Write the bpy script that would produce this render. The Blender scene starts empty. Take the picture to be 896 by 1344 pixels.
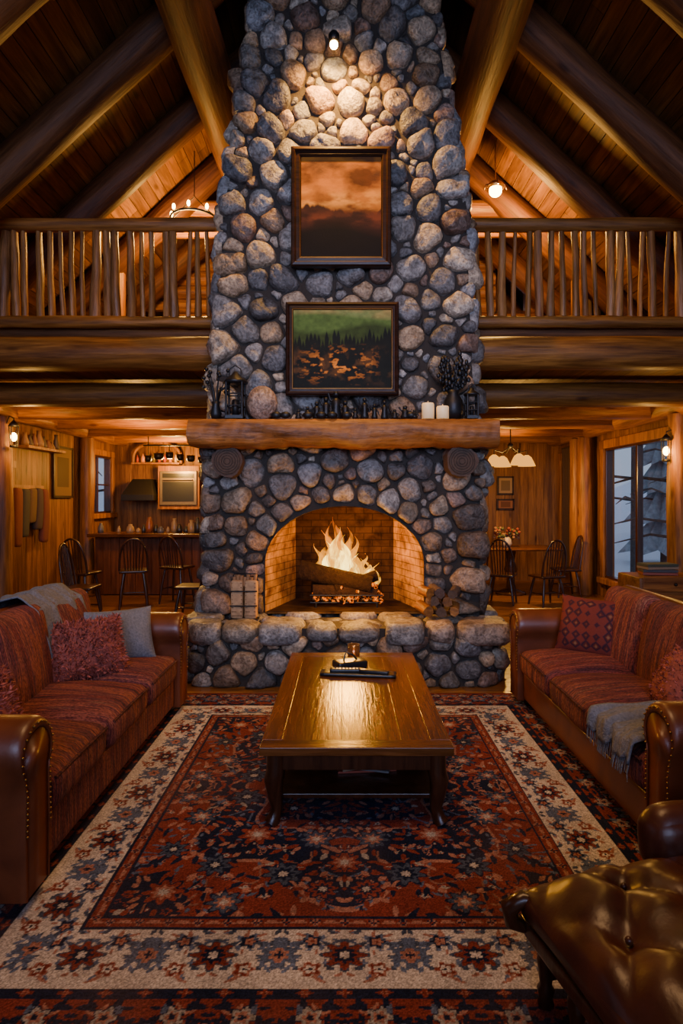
import bpy, math, random
import numpy as np
from mathutils import Vector, Matrix
random.seed(7); rng=np.random.RandomState(7)
PI=math.pi
# ---------------------------------------------------------------- helpers
class MB:
    def __init__(s): s.V=[];s.F=[];s.C=[];s.S=[];s.M=[];s.n=0
    def add(s,v,f,col=(1,1,1),sm=True,mi=0,M=None):
        v=np.asarray(v,float).reshape(-1,3)
        if M is not None:
            A=np.array(M); v=v@A[:3,:3].T+A[:3,3]
        s.V.append(v); n=s.n
        s.F+=[tuple(i+n for i in q) for q in f]
        k=len(f); s.C+=[tuple(col)]*k; s.S+=[sm]*k; s.M+=[mi]*k; s.n+=len(v)
    def box(s,lo,hi,col=(1,1,1),mi=0,M=None,sm=False):
        x0,y0,z0=lo;x1,y1,z1=hi
        v=[(x0,y0,z0),(x1,y0,z0),(x1,y1,z0),(x0,y1,z0),(x0,y0,z1),(x1,y0,z1),(x1,y1,z1),(x0,y1,z1)]
        f=[(0,3,2,1),(4,5,6,7),(0,1,5,4),(1,2,6,5),(2,3,7,6),(3,0,4,7)]
        s.add(v,f,col,sm,mi,M)
    def tube(s,P,R,n=10,col=(1,1,1),mi=0,M=None,caps=True,sm=True,sq=(1,1)):
        P=[Vector(p) for p in P]
        if not hasattr(R,'__len__'): R=[R]*len(P)
        V=[];F=[]
        t=(P[1]-P[0]).normalized()
        u=t.orthogonal().normalized()
        if abs(t.z)>.9: u=Vector((1,0,0))-t*t.x; u.normalize()
        for i,p in enumerate(P):
            a=P[max(i-1,0)];b=P[min(i+1,len(P)-1)]
            t=(b-a).normalized(); u=(u-t*u.dot(t)).normalized(); w=t.cross(u)
            for k in range(n):
                an=2*PI*k/n
                V.append(tuple(p+(u*math.cos(an)*sq[0]+w*math.sin(an)*sq[1])*R[i]))
        for i in range(len(P)-1):
            for k in range(n):
                k2=(k+1)%n
                F.append((i*n+k,i*n+k2,(i+1)*n+k2,(i+1)*n+k))
        s.add(V,F,col,sm,mi,M)
        if caps:
            s.add(V[:n],[tuple(range(n-1,-1,-1))],col,False,mi,M)
            s.add(V[-n:],[tuple(range(n))],col,False,mi,M)
    def lathe(s,prof,n=16,col=(1,1,1),mi=0,M=None,c=(0,0,0),sx=1,sy=1):
        V=[];F=[]
        for r,z in prof:
            for k in range(n):
                a=2*PI*k/n; V.append((c[0]+r*math.cos(a)*sx,c[1]+r*math.sin(a)*sy,c[2]+z))
        for i in range(len(prof)-1):
            for k in range(n):
                k2=(k+1)%n; F.append((i*n+k,i*n+k2,(i+1)*n+k2,(i+1)*n+k))
        F.append(tuple(range(n-1,-1,-1))); m=(len(prof)-1)*n; F.append(tuple(m+k for k in range(n)))
        s.add(V,F,col,True,mi,M)
    def ball(s,c,r,col=(1,1,1),mi=0,M=None,n=10,sc=(1,1,1)):
        prof=[(max(1e-4,math.sin(PI*i/(n//2+2)))*r,-math.cos(PI*i/(n//2+2))*r) for i in range(n//2+3)]
        V=[];F=[]
        for q,z in prof:
            for k in range(n):
                a=2*PI*k/n; V.append((c[0]+q*math.cos(a)*sc[0],c[1]+q*math.sin(a)*sc[1],c[2]+z*sc[2]))
        for i in range(len(prof)-1):
            for k in range(n):
                k2=(k+1)%n; F.append((i*n+k,i*n+k2,(i+1)*n+k2,(i+1)*n+k))
        s.add(V,F,col,True,mi,M)
    def rbox(s,c,half,r,n=10,puff=0,col=(1,1,1),mi=0,M=None,puffy=0,wr=0):
        idx={};V=[];F=[]
        h=np.array(half,float)
        def vid(i,j,k):
            key=(i,j,k)
            if key in idx: return idx[key]
            p=np.array([math.sin(PI/2*(2*q/n-1)) for q in key])
            P=p*h; inner=np.clip(P,-(h-r),(h-r)); d=P-inner; L=np.linalg.norm(d)
            if L>1e-9: P=inner+d/L*r
            ff=(1-p[0]**2)*(1-p[1]**2)
            P[2]+=(puff*ff if P[2]>0 else -puff*.3*ff)
            P[1]+=np.sign(P[1])*puffy*(1-p[0]**2)*(1-p[2]**2)
            if wr: P+=wr*np.array([math.sin(9*P[1]+5*P[2]+c[0]*7),math.sin(8*P[0]+6*P[2]+c[1]*5),math.sin(11*P[0]+7*P[1]+c[1]*9)])
            idx[key]=len(V); V.append(tuple(P+np.array(c))); return idx[key]
        for a in range(n):
            for b in range(n):
                F.append((vid(a,b,0),vid(a,b+1,0),vid(a+1,b+1,0),vid(a+1,b,0)))
                F.append((vid(a,b,n),vid(a+1,b,n),vid(a+1,b+1,n),vid(a,b+1,n)))
                F.append((vid(a,0,b),vid(a+1,0,b),vid(a+1,0,b+1),vid(a,0,b+1)))
                F.append((vid(a,n,b),vid(a,n,b+1),vid(a+1,n,b+1),vid(a+1,n,b)))
                F.append((vid(0,a,b),vid(0,a,b+1),vid(0,a+1,b+1),vid(0,a+1,b)))
                F.append((vid(n,a,b),vid(n,a+1,b),vid(n,a+1,b+1),vid(n,a,b+1)))
        s.add(V,F,col,True,mi,M)
    def obj(s,name,mats,parent=None,bevel=0,loc=None,rot=None,sub=0):
        me=bpy.data.meshes.new(name)
        me.from_pydata(np.vstack(s.V).tolist(),[],s.F)
        me.polygons.foreach_set('use_smooth',s.S)
        me.polygons.foreach_set('material_index',s.M)
        ca=me.color_attributes.new('Col','FLOAT_COLOR','CORNER')
        cnt=np.array([len(f) for f in s.F])
        c=np.ones((len(s.F),4)); c[:,:3]=np.array(s.C)[:,:3]
        ca.data.foreach_set('color',np.repeat(c,cnt,axis=0).ravel())
        if not isinstance(mats,(list,tuple)): mats=[mats]
        for m in mats: me.materials.append(m)
        o=bpy.data.objects.new(name,me); bpy.context.collection.objects.link(o)
        if parent: o.parent=parent
        if loc: o.location=loc
        if rot: o.rotation_euler=rot
        if bevel:
            b=o.modifiers.new('b','BEVEL'); b.width=bevel; b.segments=2; b.limit_method='ANGLE'; b.angle_limit=1.0
        if sub:
            b=o.modifiers.new('s','SUBSURF'); b.levels=sub; b.render_levels=sub
        me.update()
        return o
def grp(name,loc=(0,0,0),rz=0,parent=None):
    o=bpy.data.objects.new(name,None); bpy.context.collection.objects.link(o)
    o.location=loc; o.rotation_euler=(0,0,rz); o.empty_display_size=.1
    if parent:o.parent=parent
    return o
def TR(loc=(0,0,0),rx=0,ry=0,rz=0,sc=1):
    return Matrix.Translation(loc)@Matrix.Rotation(rz,4,'Z')@Matrix.Rotation(ry,4,'Y')@Matrix.Rotation(rx,4,'X')@Matrix.Scale(sc,4)
# ---------------------------------------------------------------- materials
class NT:
    def __init__(s,name):
        s.m=bpy.data.materials.new(name); s.m.use_nodes=True; s.t=s.m.node_tree; s.t.nodes.clear()
        s.out=s.n('ShaderNodeOutputMaterial')
    def n(s,t,**k):
        q=s.t.nodes.new(t)
        for a,b in k.items(): setattr(q,a,b)
        return q
    def l(s,a,b): s.t.links.new(a,b)
    def mix(s,a,b,f,bt='MIX'):
        q=s.n('ShaderNodeMix',data_type='RGBA',blend_type=bt)
        for i,x in ((0,f),(6,a),(7,b)):
            if isinstance(x,(int,float)): q.inputs[i].default_value=x
            elif isinstance(x,tuple): q.inputs[i].default_value=(*x[:3],1)
            else: s.l(x,q.inputs[i])
        return q.outputs[2]
    def ramp(s,inp,stops):
        q=s.n('ShaderNodeValToRGB'); e=q.color_ramp.elements
        while len(e)<len(stops): e.new(.5)
        for i,(p,c) in enumerate(stops): e[i].position=p; e[i].color=(*c,1)
        s.l(inp,q.inputs[0]); return q.outputs[0]
    def noise(s,vec,scale,detail=4,dist=0,rough=.55):
        q=s.n('ShaderNodeTexNoise'); q.inputs['Scale'].default_value=scale; q.inputs['Detail'].default_value=detail
        q.inputs['Distortion'].default_value=dist; q.inputs['Roughness'].default_value=rough
        s.l(vec,q.inputs['Vector']); return q.outputs[0]
    def coord(s,scale=(1,1,1),kind='Object',rnd=True):
        t=s.n('ShaderNodeTexCoord'); v=t.outputs[kind]
        mp=s.n('ShaderNodeMapping'); mp.inputs['Scale'].default_value=scale; s.l(v,mp.inputs['Vector'])
        if rnd:
            oi=s.n('ShaderNodeObjectInfo'); mm=s.n('ShaderNodeMath',operation='MULTIPLY'); mm.inputs[1].default_value=37
            s.l(oi.outputs['Random'],mm.inputs[0]); cx=s.n('ShaderNodeCombineXYZ'); s.l(mm.outputs[0],cx.inputs[0]); s.l(mm.outputs[0],cx.inputs[1])
            s.l(cx.outputs[0],mp.inputs['Location'])
        return mp.outputs[0]
    def col(s):
        q=s.n('ShaderNodeAttribute'); q.attribute_name='Col'; return q.outputs['Color']
    def bsdf(s,base,rough=.5,bump=None,bs=.2,bd=.02,metal=0,coat=0,spec=.5,emis=None,es=0,sheen=0):
        p=s.n('ShaderNodeBsdfPrincipled')
        if isinstance(base,tuple): p.inputs['Base Color'].default_value=(*base,1)
        else: s.l(base,p.inputs['Base Color'])
        if isinstance(rough,(int,float)): p.inputs['Roughness'].default_value=rough
        else: s.l(rough,p.inputs['Roughness'])
        p.inputs['Metallic'].default_value=metal; p.inputs['Coat Weight'].default_value=coat
        p.inputs['Coat Roughness'].default_value=.15
        p.inputs['Specular IOR Level'].default_value=spec
        p.inputs['Sheen Weight'].default_value=sheen
        if emis: p.inputs['Emission Color'].default_value=(*emis,1); p.inputs['Emission Strength'].default_value=es
        if bump is not None:
            b=s.n('ShaderNodeBump'); b.inputs['Strength'].default_value=bs; b.inputs['Distance'].default_value=bd
            s.l(bump,b.inputs['Height']); s.l(b.outputs[0],p.inputs['Normal'])
        s.l(p.outputs[0],s.out.inputs[0]); s.p=p
        return s.m
def wood(name,dark,light,axis=2,sc=5,rough=.45,bs=.35,coat=0,stretch=.08,knots=True,spec=.35):
    t=NT(name); s=[sc]*3; s[axis]=sc*stretch
    v=t.coord(tuple(s)); n1=t.noise(v,1.6,6,.8,.6); n2=t.noise(v,7,4,.2,.6)
    c=t.ramp(n1,[(.28,dark),(.5,tuple((a+b)/2 for a,b in zip(dark,light))),(.68,light)])
    c=t.mix(c,t.ramp(n2,[(.3,(.36,.30,.26)),(.6,(1,1,1))]),.75,'MULTIPLY')
    if knots:
        s2=[3.2]*3; s2[axis]=1.1
        v2=t.coord(tuple(s2)); vo=t.n('ShaderNodeTexVoronoi'); t.l(v2,vo.inputs['Vector']); vo.inputs['Scale'].default_value=1.2
        c=t.mix(c,t.ramp(vo.outputs['Distance'],[(.05,(.25,.16,.12)),(.14,(1,1,1))]),.8,'MULTIPLY')
    c=t.mix(c,t.col(),1.0,'MULTIPLY')
    return t.bsdf(c,rough,n2,bs,.01,coat=coat,spec=spec)
def plain(name,c,rough=.5,metal=0,ns=30,bs=.1,var=.25,coat=0,spec=.5,sheen=0,bd=.01):
    t=NT(name); v=t.coord(); n=t.noise(v,ns,4)
    cc=t.mix(tuple(x*(1-var) for x in c),tuple(min(1,x*(1+var)) for x in c),n)
    cc=t.mix(cc,t.col(),1.0,'MULTIPLY')
    return t.bsdf(cc,rough,n,bs,bd,metal,coat,spec,sheen=sheen)
def emit(name,c,s):
    t=NT(name); e=t.n('ShaderNodeEmission'); e.inputs[0].default_value=(*c,1); e.inputs[1].default_value=s
    t.l(e.outputs[0],t.out.inputs[0]); return t.m
LOG=wood('log_wood',(.12,.040,.008),(.44,.18,.034),2,5,.45,.7,spec=.3)
LOGX=wood('log_wood_x',(.10,.035,.008),(.42,.17,.038),0,6,.5,.9,spec=.3)
LOGD=wood('rafter_wood',(.05,.017,.005),(.18,.064,.016),2,4,.6,.8,spec=.22)
PEEL=wood('peeled_wood',(.13,.045,.012),(.46,.20,.055),2,9,.38,.6,spec=.4)
PLKY=wood('plank_y',(.09,.032,.008),(.27,.115,.024),1,5,.55,.4,spec=.25)
PLKZ=wood('plank_z',(.11,.040,.010),(.34,.145,.032),2,5,.5,.4,spec=.25)
PLKX=wood('plank_x',(.12,.040,.01),(.33,.135,.03),0,5,.5,.3)
FLOORM=wood('floor_wood',(.14,.050,.012),(.36,.155,.04),0,5,.28,.15)
TBL=wood('table_wood',(.05,.016,.004),(.19,.062,.015),1,9,.22,.2,coat=0,knots=False,spec=.30)
TBLX=wood('table_wood_x',(.045,.015,.004),(.17,.057,.014),0,9,.25,.2,coat=0,knots=False,spec=.30)
DARKW=wood('dark_wood',(.022,.007,.003),(.07,.022,.008),2,7,.3,.15,coat=.2,knots=False)
FRAME=wood('frame_wood',(.012,.005,.002),(.045,.014,.006),0,9,.4,.2,coat=.0,knots=False,spec=.25)
BARK=plain('bark',(.08,.045,.028),.9,ns=25,bs=1,bd=.02,var=.6)
BARKL=plain('end_grain',(.10,.05,.025),.8,ns=25,bs=1,bd=.01,var=.6)
CHAR=plain('charred_wood',(.022,.011,.007),.95,ns=25,bs=1,bd=.02,var=.7,spec=.1)
IRON=plain('black_iron',(.02,.018,.018),.45,.6,ns=40)
BRASS=plain('brass',(.5,.3,.1),.35,1)
BLACKP=plain('black_plastic',(.012,.012,.013),.3)
STEEL=plain('steel',(.16,.12,.08),.35,.6)
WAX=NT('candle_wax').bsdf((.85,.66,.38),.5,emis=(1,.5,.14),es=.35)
CERAM=plain('ceramic',(.5,.38,.25),.4)
SNOW=plain('snow',(.75,.8,.9),.8,ns=5,bs=.4,var=.08)
BULB=emit('warm_bulb',(1,.55,.13),40)
BULB2=emit('warm_shade_glow',(1,.40,.05),1.7)
t=NT('window_glass'); g=t.n('ShaderNodeBsdfGlossy'); g.inputs['Roughness'].default_value=.02
tr=t.n('ShaderNodeBsdfTransparent'); mx=t.n('ShaderNodeMixShader'); mx.inputs[0].default_value=.07
t.l(tr.outputs[0],mx.inputs[1]); t.l(g.outputs[0],mx.inputs[2]); t.l(mx.outputs[0],t.out.inputs[0]); GLASS=t.m
t=NT('amber_glass'); AMB=t.bsdf((.8,.4,.12),.05); t.p.inputs['Transmission Weight'].default_value=.9
# stone
t=NT('river_stone'); v=t.coord(rnd=False); n1=t.noise(v,9,6,.5); n2=t.noise(v,38,6,.3)
c=t.mix(t.col(),t.ramp(n1,[(.3,(.42,.37,.33)),(.52,(.95,.92,.88)),(.68,(1.45,1.36,1.25))]),1.0,'MULTIPLY')
c=t.mix(c,t.ramp(n2,[(.35,(.42,.40,.38)),(.6,(1.15,1.15,1.15))]),.85,'MULTIPLY')
h=t.mix(n1,n2,.45)
STONE=t.bsdf(c,t.ramp(n1,[(.3,(.36,.36,.36)),(.7,(.6,.6,.6))]),h,.9,.04,spec=.4)
MORTAR=plain('mortar',(.03,.021,.015),.95,ns=50,bs=.8)
# brick
t=NT('fire_brick'); v=t.coord(rnd=False)
sx=t.n('ShaderNodeSeparateXYZ'); t.l(v,sx.inputs[0])
ad=t.n('ShaderNodeMath',operation='ADD'); t.l(sx.outputs[0],ad.inputs[0]); t.l(sx.outputs[1],ad.inputs[1])
cb=t.n('ShaderNodeCombineXYZ'); t.l(ad.outputs[0],cb.inputs[0]); t.l(sx.outputs[2],cb.inputs[1])
br=t.n('ShaderNodeTexBrick'); t.l(cb.outputs[0],br.inputs['Vector']); br.inputs['Scale'].default_value=1
br.inputs['Brick Width'].default_value=.2; br.inputs['Row Height'].default_value=.075; br.inputs['Mortar Size'].default_value=.005
br.inputs['Color1'].default_value=(.46,.25,.07,1); br.inputs['Color2'].default_value=(.34,.18,.045,1); br.inputs['Mortar'].default_value=(.15,.08,.03,1)
n=t.noise(v,5,6,.4); c=t.mix(br.outputs['Color'],t.ramp(n,[(.34,(.18,.12,.09)),(.62,(1,1,1))]),.95,'MULTIPLY')
c=t.mix(c,t.col(),1.0,'MULTIPLY')
BRICK=t.bsdf(c,.9,br.outputs['Fac'],-.6,.01,spec=.12)
# leather
t=NT('leather'); v=t.coord(); n1=t.noise(v,3,5,.5); n2=t.noise(v,90,3)
c=t.mix(t.ramp(n1,[(.3,(.065,.015,.005)),(.7,(.19,.047,.014))]),t.col(),1.0,'MULTIPLY')
LEATHER=t.bsdf(c,.38,n2,.15,.003,coat=.05)
t=NT('oxblood_leather'); v=t.coord(); n1=t.noise(v,4,5,.8); n2=t.noise(v,90,3); n3=t.noise(v,8,2,.6)
c=t.mix(t.ramp(n1,[(.3,(.022,.006,.004)),(.7,(.065,.017,.008))]),t.col(),1.0,'MULTIPLY')
LEATHER2=t.bsdf(c,.34,t.mix(n2,n3,.85),.25,.012,coat=.0,spec=.4)
# striped fabric
t=NT('striped_fabric'); v=t.coord((9,.5,.5)); n1=t.noise(v,1.4,4,.15,.7); v2=t.coord((60,18,18)); n2=t.noise(v2,3,3)
c=t.ramp(n1,[(.34,(.045,.014,.024)),(.42,(.19,.042,.034)),(.47,(.075,.025,.038)),(.53,(.27,.078,.052)),(.60,(.10,.022,.026)),(.67,(.26,.12,.085))])
c=t.mix(c,t.ramp(n2,[(.35,(.35,.35,.35)),(.65,(1.3,1.25,1.2))]),.9,'MULTIPLY')
c=t.mix(c,t.col(),1.0,'MULTIPLY')
FABRIC=t.bsdf(c,.85,n2,.8,.008,spec=.25)
GREYF=plain('grey_knit',(.15,.155,.18),.95,ns=70,bs=1,bd=.01,var=.6,spec=.2)
FURM=plain('shaggy_yarn',(.25,.065,.05),.8,ns=20,var=.6,spec=.3)
t=NT('kilim_fabric'); v=t.coord((1,1,1),'Object',False)
ck=t.n('ShaderNodeTexVoronoi',feature='F1',distance='MANHATTAN'); ck.inputs['Scale'].default_value=12; ck.inputs['Randomness'].default_value=.15; t.l(v,ck.inputs['Vector'])
c=t.ramp(ck.outputs['Distance'],[(.1,(.26,.12,.06)),(.3,(.12,.022,.018)),(.5,(.03,.015,.03)),(.7,(.18,.035,.026))])
n=t.noise(v,80,3); KILIM=t.bsdf(t.mix(c,n,.25,'MULTIPLY'),.9,n,.4,.005,spec=.2)
t=NT('woven_rug'); v=t.coord(rnd=False); n=t.noise(v,120,3,0,.7); n0=t.noise(v,3,4)
c=t.mix(t.col(),t.ramp(n,[(.3,(.45,.45,.45)),(.7,(1.4,1.4,1.4))]),.9,'MULTIPLY')
c=t.mix(c,t.ramp(n0,[(.3,(.7,.7,.7)),(.7,(1.1,1.1,1.1))]),1.0,'MULTIPLY')
RUGM=t.bsdf(c,.95,n,.6,.006,spec=.1)
t=NT('oil_paint'); v=t.coord(rnd=False); n=t.noise(v,60,4)
PAINT=t.bsdf(t.col(),.6,n,.3,.004,spec=.12)
def flame(name,stops,st,lo,hi,al):
    t=NT(name); tc=t.n('ShaderNodeTexCoord'); sp=t.n('ShaderNodeSeparateXYZ'); t.l(tc.outputs['Object'],sp.inputs[0])
    mr=t.n('ShaderNodeMapRange'); mr.inputs[1].default_value=lo; mr.inputs[2].default_value=hi; t.l(sp.outputs[2],mr.inputs[0])
    c=t.ramp(mr.outputs[0],stops); e=t.n('ShaderNodeEmission'); e.inputs[1].default_value=st; t.l(c,e.inputs[0])
    mp=t.n('ShaderNodeMapping'); mp.inputs['Scale'].default_value=(16,16,5); t.l(tc.outputs['Object'],mp.inputs['Vector'])
    nz=t.noise(mp.outputs[0],1,3,.8); a=t.ramp(nz,[(.38,(al,al,al)),(.6,(1,1,1))])
    q=t.n('ShaderNodeMath',operation='MULTIPLY'); t.l(a,q.inputs[0])
    f=t.ramp(mr.outputs[0],[(.0,(1,1,1)),(.5,(.8,.8,.8)),(1.0,(.2,.2,.2))]); t.l(f,q.inputs[1])
    tr=t.n('ShaderNodeBsdfTransparent'); mx=t.n('ShaderNodeMixShader'); t.l(q.outputs[0],mx.inputs[0]); t.l(tr.outputs[0],mx.inputs[1]); t.l(e.outputs[0],mx.inputs[2])
    t.l(mx.outputs[0],t.out.inputs[0]); return t.m
FL1=flame('flame_outer',[(0,(1,.42,.03)),(.5,(1,.30,.012)),(1,(1,.16,.004))],1.9,.92,1.55,.0)
FL2=flame('flame_inner',[(0,(1,.74,.18)),(.6,(1,.60,.08)),(1,(1,.40,.03))],5.5,.92,1.45,.2)
t=NT('ember'); v=t.coord((1,1,1)); n=t.noise(v,22,4); c=t.ramp(n,[(.46,(.008,.003,.002)),(.57,(.8,.13,.004)),(.72,(1,.40,.04))])
e=t.n('ShaderNodeEmission'); e.inputs[1].default_value=1.8; t.l(c,e.inputs[0]); t.l(e.outputs[0],t.out.inputs[0]); EMBER=t.m
# ---------------------------------------------------------------- camera
F=800.; VX,VY,H=452.,654.,1.75
cam=bpy.data.cameras.new('camera'); co=bpy.data.objects.new('camera',cam); bpy.context.collection.objects.link(co)
co.location=(0,0,H); co.rotation_euler=(PI/2,0,0); cam.lens=F/1344*36; cam.sensor_width=36; cam.sensor_fit='AUTO'
cam.shift_x=(448-VX)/1344; cam.shift_y=(VY-672)/1344; cam.clip_start=.05
bpy.context.scene.camera=co
def PX(px,py,d): return ((px-VX)/F*d,d,H-(py-VY)/F*d)
# ---------------------------------------------------------------- log helper
def log(name,p0,p1,r,mat=LOG,parent=None,r1=None,wob=.05,col=None,n=14,bend=0):
    p0=Vector(p0);p1=Vector(p1);d=p1-p0;L=d.length
    r1=r1 or r; ns=max(3,int(L/.22)) if r>.07 else max(6,int(L/.12)); ph=random.random()*9
    mb=MB(); V=[];Fc=[]
    for i in range(ns+1):
        z=L*i/ns; rr=r+(r1-r)*i/ns
        bx=bend*math.sin(PI*i/ns)+wob*.4*r*math.sin(z*3+ph); by=wob*.5*r*math.sin(z*2.3+ph*2)
        for k in range(n):
            a=2*PI*k/n; q=rr*(1+wob*(math.sin(3*a+z*1.7+ph)+.7*math.sin(5*a-z*3.1+ph*3)+.8*math.sin(z*4.1+ph)+(.9*math.sin(z*11+ph*2+a) if r<.07 else 0)))
            V.append((q*math.cos(a)+bx,q*math.sin(a)+by,z))
    for i in range(ns):
        for k in range(n):
            k2=(k+1)%n; Fc.append((i*n+k,i*n+k2,(i+1)*n+k2,(i+1)*n+k))
    if col is None:
        g=random.uniform(.7,1.15); col=(g,g*random.uniform(.93,1.02),g*random.uniform(.85,1.05))
    mb.add(V,Fc,col)
    mb.add(V[:n],[tuple(range(n-1,-1,-1))],col,False); mb.add(V[-n:],[tuple(range(n))],col,False)
    o=mb.obj(name,mat,parent)
    o.location=p0; o.rotation_mode='QUATERNION'; o.rotation_quaternion=d.to_track_quat('Z','Y')
    return o
def planks(name,mat,x0,x1,y0,y1,w,along,place,th=.03,gap=.006,parent=None,lo=.75,hi=1.1,seg=None):
    mb=MB(); a=x0
    while a<x1-1e-6:
        a2=min(a+w,x1); b=y0-(random.random()*seg if seg else 0)
        while b<y1-1e-6:
            b2=min(b+(seg or 1e9),y1); bb=max(b,y0)
            g=random.uniform(lo,hi); c=(g,g*random.uniform(.92,1.03),g*random.uniform(.85,1.05))
            v=[place(p,q,h) for h in (0,th) for p,q in ((a+gap/2,bb),(a2-gap/2,bb),(a2-gap/2,b2-(gap/2 if seg else 0)),(a+gap/2,b2-(gap/2 if seg else 0)))]
            mb.add(v,[(0,3,2,1),(4,5,6,7),(0,1,5,4),(1,2,6,5),(2,3,7,6),(3,0,4,7)],c,False)
            b=b2
        a=a2
    return mb.obj(name,mat,parent)
# ---------------------------------------------------------------- room
XL,XR,Y0,Y1=-4.9,4.6,-2.6,13.0
ZR=8.05; SL=.93; ang=math.atan(SL)
planks('floor',FLOORM,Y0,Y1,XL,XR,.14,1,lambda a,b,h:(b,a,-.03+h),th=.03,gap=.004,seg=2.4)
mb=MB(); mb.box((XL-.2,Y0-.2,-.2),(XR+.2,Y1+.2,-.031)); mb.obj('floor_slab',PLKX)
def roofz(x): return ZR-SL*abs(x)
rg=grp('ceiling')
for sgn in (-1,1):
    nx,nz=sgn*math.sin(ang),math.cos(ang)
    def pl(a,b,h,s=sgn,nx=nx,nz=nz):
        x=s*a*math.cos(ang); z=ZR-a*math.sin(ang); o=.16+h; return (x+nx*o,b,z+nz*o)
    planks('ceiling_boards',PLKY,0,7.3,Y0-.3,Y1+.3,.16,1,pl,th=.04,gap=.008,parent=rg,seg=4.5,lo=.5,hi=1.0)
    mb=MB(); v=[pl(a,b,h) for h in (.041,.12) for a,b in ((-.3,Y0-.4),(7.4,Y0-.4),(7.4,Y1+.4),(-.3,Y1+.4))]
    mb.add(v,[(0,3,2,1),(4,5,6,7),(0,1,5,4),(1,2,6,5),(2,3,7,6),(3,0,4,7)],(.3,.3,.3),False); mb.obj('roof_deck',PLKY,rg)
for y in (-.5,.8,2.1,3.4,4.7,6.0,7.3,8.6,9.9,11.2,12.5):
    for sgn in (-1,1):
        log('roof_rafter',(0,y,ZR),(sgn*5.3,y,ZR-SL*5.3),.185,LOGD,n=20,wob=.03)
for sgn in (-1,1):
    log('roof_purlin',(sgn*1.47,Y0,6.31),(sgn*1.47,10.4,6.31),.25,LOGD,n=24,wob=.025,col=(.8,.76,.72))
log('roof_ridge_beam',(0,Y0,ZR-.1),(0,Y1,ZR-.1),.25,LOGD)
def wall_side(name,x0,x1,yr,ops,top):
    mb=MB(); y=yr[0]
    while y<yr[1]-1e-6:
        y2=min(y+.16,yr[1]); segs=[(0,top)]
        for ya,yb,za,zb in ops:
            if y2>ya+.01 and y<yb-.01: segs=[(0,za),(zb,top)]
        g=random.uniform(.7,1.1); c=(g,g*.97,g*.93)
        for a,b in segs:
            if b>a: mb.box((x0,y+.003,a),(x1,y2-.003,b),c)
        y=y2
    return mb.obj(name,PLKZ)
winR=[(8.52,10.76,.35,2.62),(11.8,12.9,.35,2.55),(1.0,4.6,.9,2.6)]
winL=[(11.5,12.78,1.45,2.6),(0.5,4.0,.9,2.6)]
wall_side('wall_right',XR,XR+.2,(Y0,Y1),winR,3.95)
wall_side('wall_left',XL-.2,XL,(Y0,Y1),winL,3.65)
def wall_front(name,y0,y1,x0,x1,z0,z1,ops=(),mat=PLKZ):
    mb=MB(); x=x0
    while x<x1-1e-6:
        x2=min(x+.17,x1); top=z1 if z1 else roofz((x+x2)/2)+.2; segs=[(z0,top)]
        for xa,xb,za,zb in ops:
            if x2>xa+.01 and x<xb-.01: segs=[(z0,za),(zb,top)]
        g=random.uniform(.7,1.1); c=(g,g*.97,g*.93)
        for a,b in segs:
            if b>a: mb.box((x+.003,y0,a),(x2-.003,y1,b),c)
        x=x2
    return mb.obj(name,mat)
wall_front('wall_back',Y1,Y1+.2,XL-.2,XR+.2,0,3.4)
wall_front('wall_front',Y0-.2,Y0,XL-.2,XR+.2,0,None,[(-3.2,3.2,.3,4.9)])
lw=grp('wall_loft'); LY=10.4
z=3.6
while z<7.9:
    hw=min(4.75,(ZR-z)/SL+.1)
    if 4.9<z<5.9:
        for a,b in ((-hw,2.55),(3.1,min(hw,9))):
            if b>a+.1: log('log_course',(a,LY,z),(b,LY,z),.125,LOG,lw,wob=.02)
    else: log('log_course',(-hw,LY,z),(hw,LY,z),.125,LOG,lw,wob=.02)
    z+=.235
for s,xe in ((-1,-3.4),(1,3.4)):
    log('loft_tie_beam',(xe,8.75,5.62),(s*.8,8.75,5.62),.13,LOG,wob=.03)
    log('loft_tie_beam',(xe*.92,8.75,5.90),(s*.8,8.75,5.90),.12,LOG,wob=.03)
def window(name,c,w,h,axis,parent=None,nm=2,fr=.07,hm=0):
    g=grp(name,c,PI/2 if axis=='x' else 0)
    mb=MB(); d=.06
    for s in (-1,1):
        mb.box((s*w/2-fr/2,-d,-h/2-fr/2),(s*w/2+fr/2,d,h/2+fr/2)); mb.box((-w/2,-d,s*h/2-fr/2),(w/2,d,s*h/2+fr/2))
    for i in range(1,nm):
        x=-w/2+w*i/nm; mb.box((x-fr*.5,-d*.8,-h/2),(x+fr*.5,d*.8,h/2))
    for i in range(1,hm+1):
        z=-h/2+h*i/(hm+1); mb.box((-w/2,-d*.5,z-.015),(w/2,d*.5,z+.015))
    mb.obj('frame',DARKW,g,bevel=.008)
    mb=MB(); mb.box((-w/2,-.004,-h/2),(w/2,.004,h/2)); mb.obj('glass',GLASS,g)
    return g
for i,(a,b,c,d) in enumerate(winR): window('window_%d'%(i+1),(XR+.06,(a+b)/2,(c+d)/2),b-a,d-c,'x',nm=2 if i!=1 else 1)
for i,(a,b,c,d) in enumerate(winL): window('window_%d'%(i+4),(XL-.06,(a+b)/2,(c+d)/2),b-a,d-c,'x',nm=2,hm=1)
window('window_6',(2.82,LY,5.4),.55,1.0,'y',nm=1)
window('window_7',(0,Y0-.1,2.6),6.4,4.6,'y',nm=4,hm=1)
mb=MB()
for a,b,c,d in winR[:2]:
    for yy in (a-.07,b+.07): mb.box((XR-.04,yy-.07,c-.14),(XR+.01,yy+.07,d+.14))
    mb.box((XR-.05,a-.14,d),(XR+.01,b+.14,d+.15)); mb.box((XR-.09,a-.16,c-.1),(XR+.01,b+.16,c))
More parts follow.
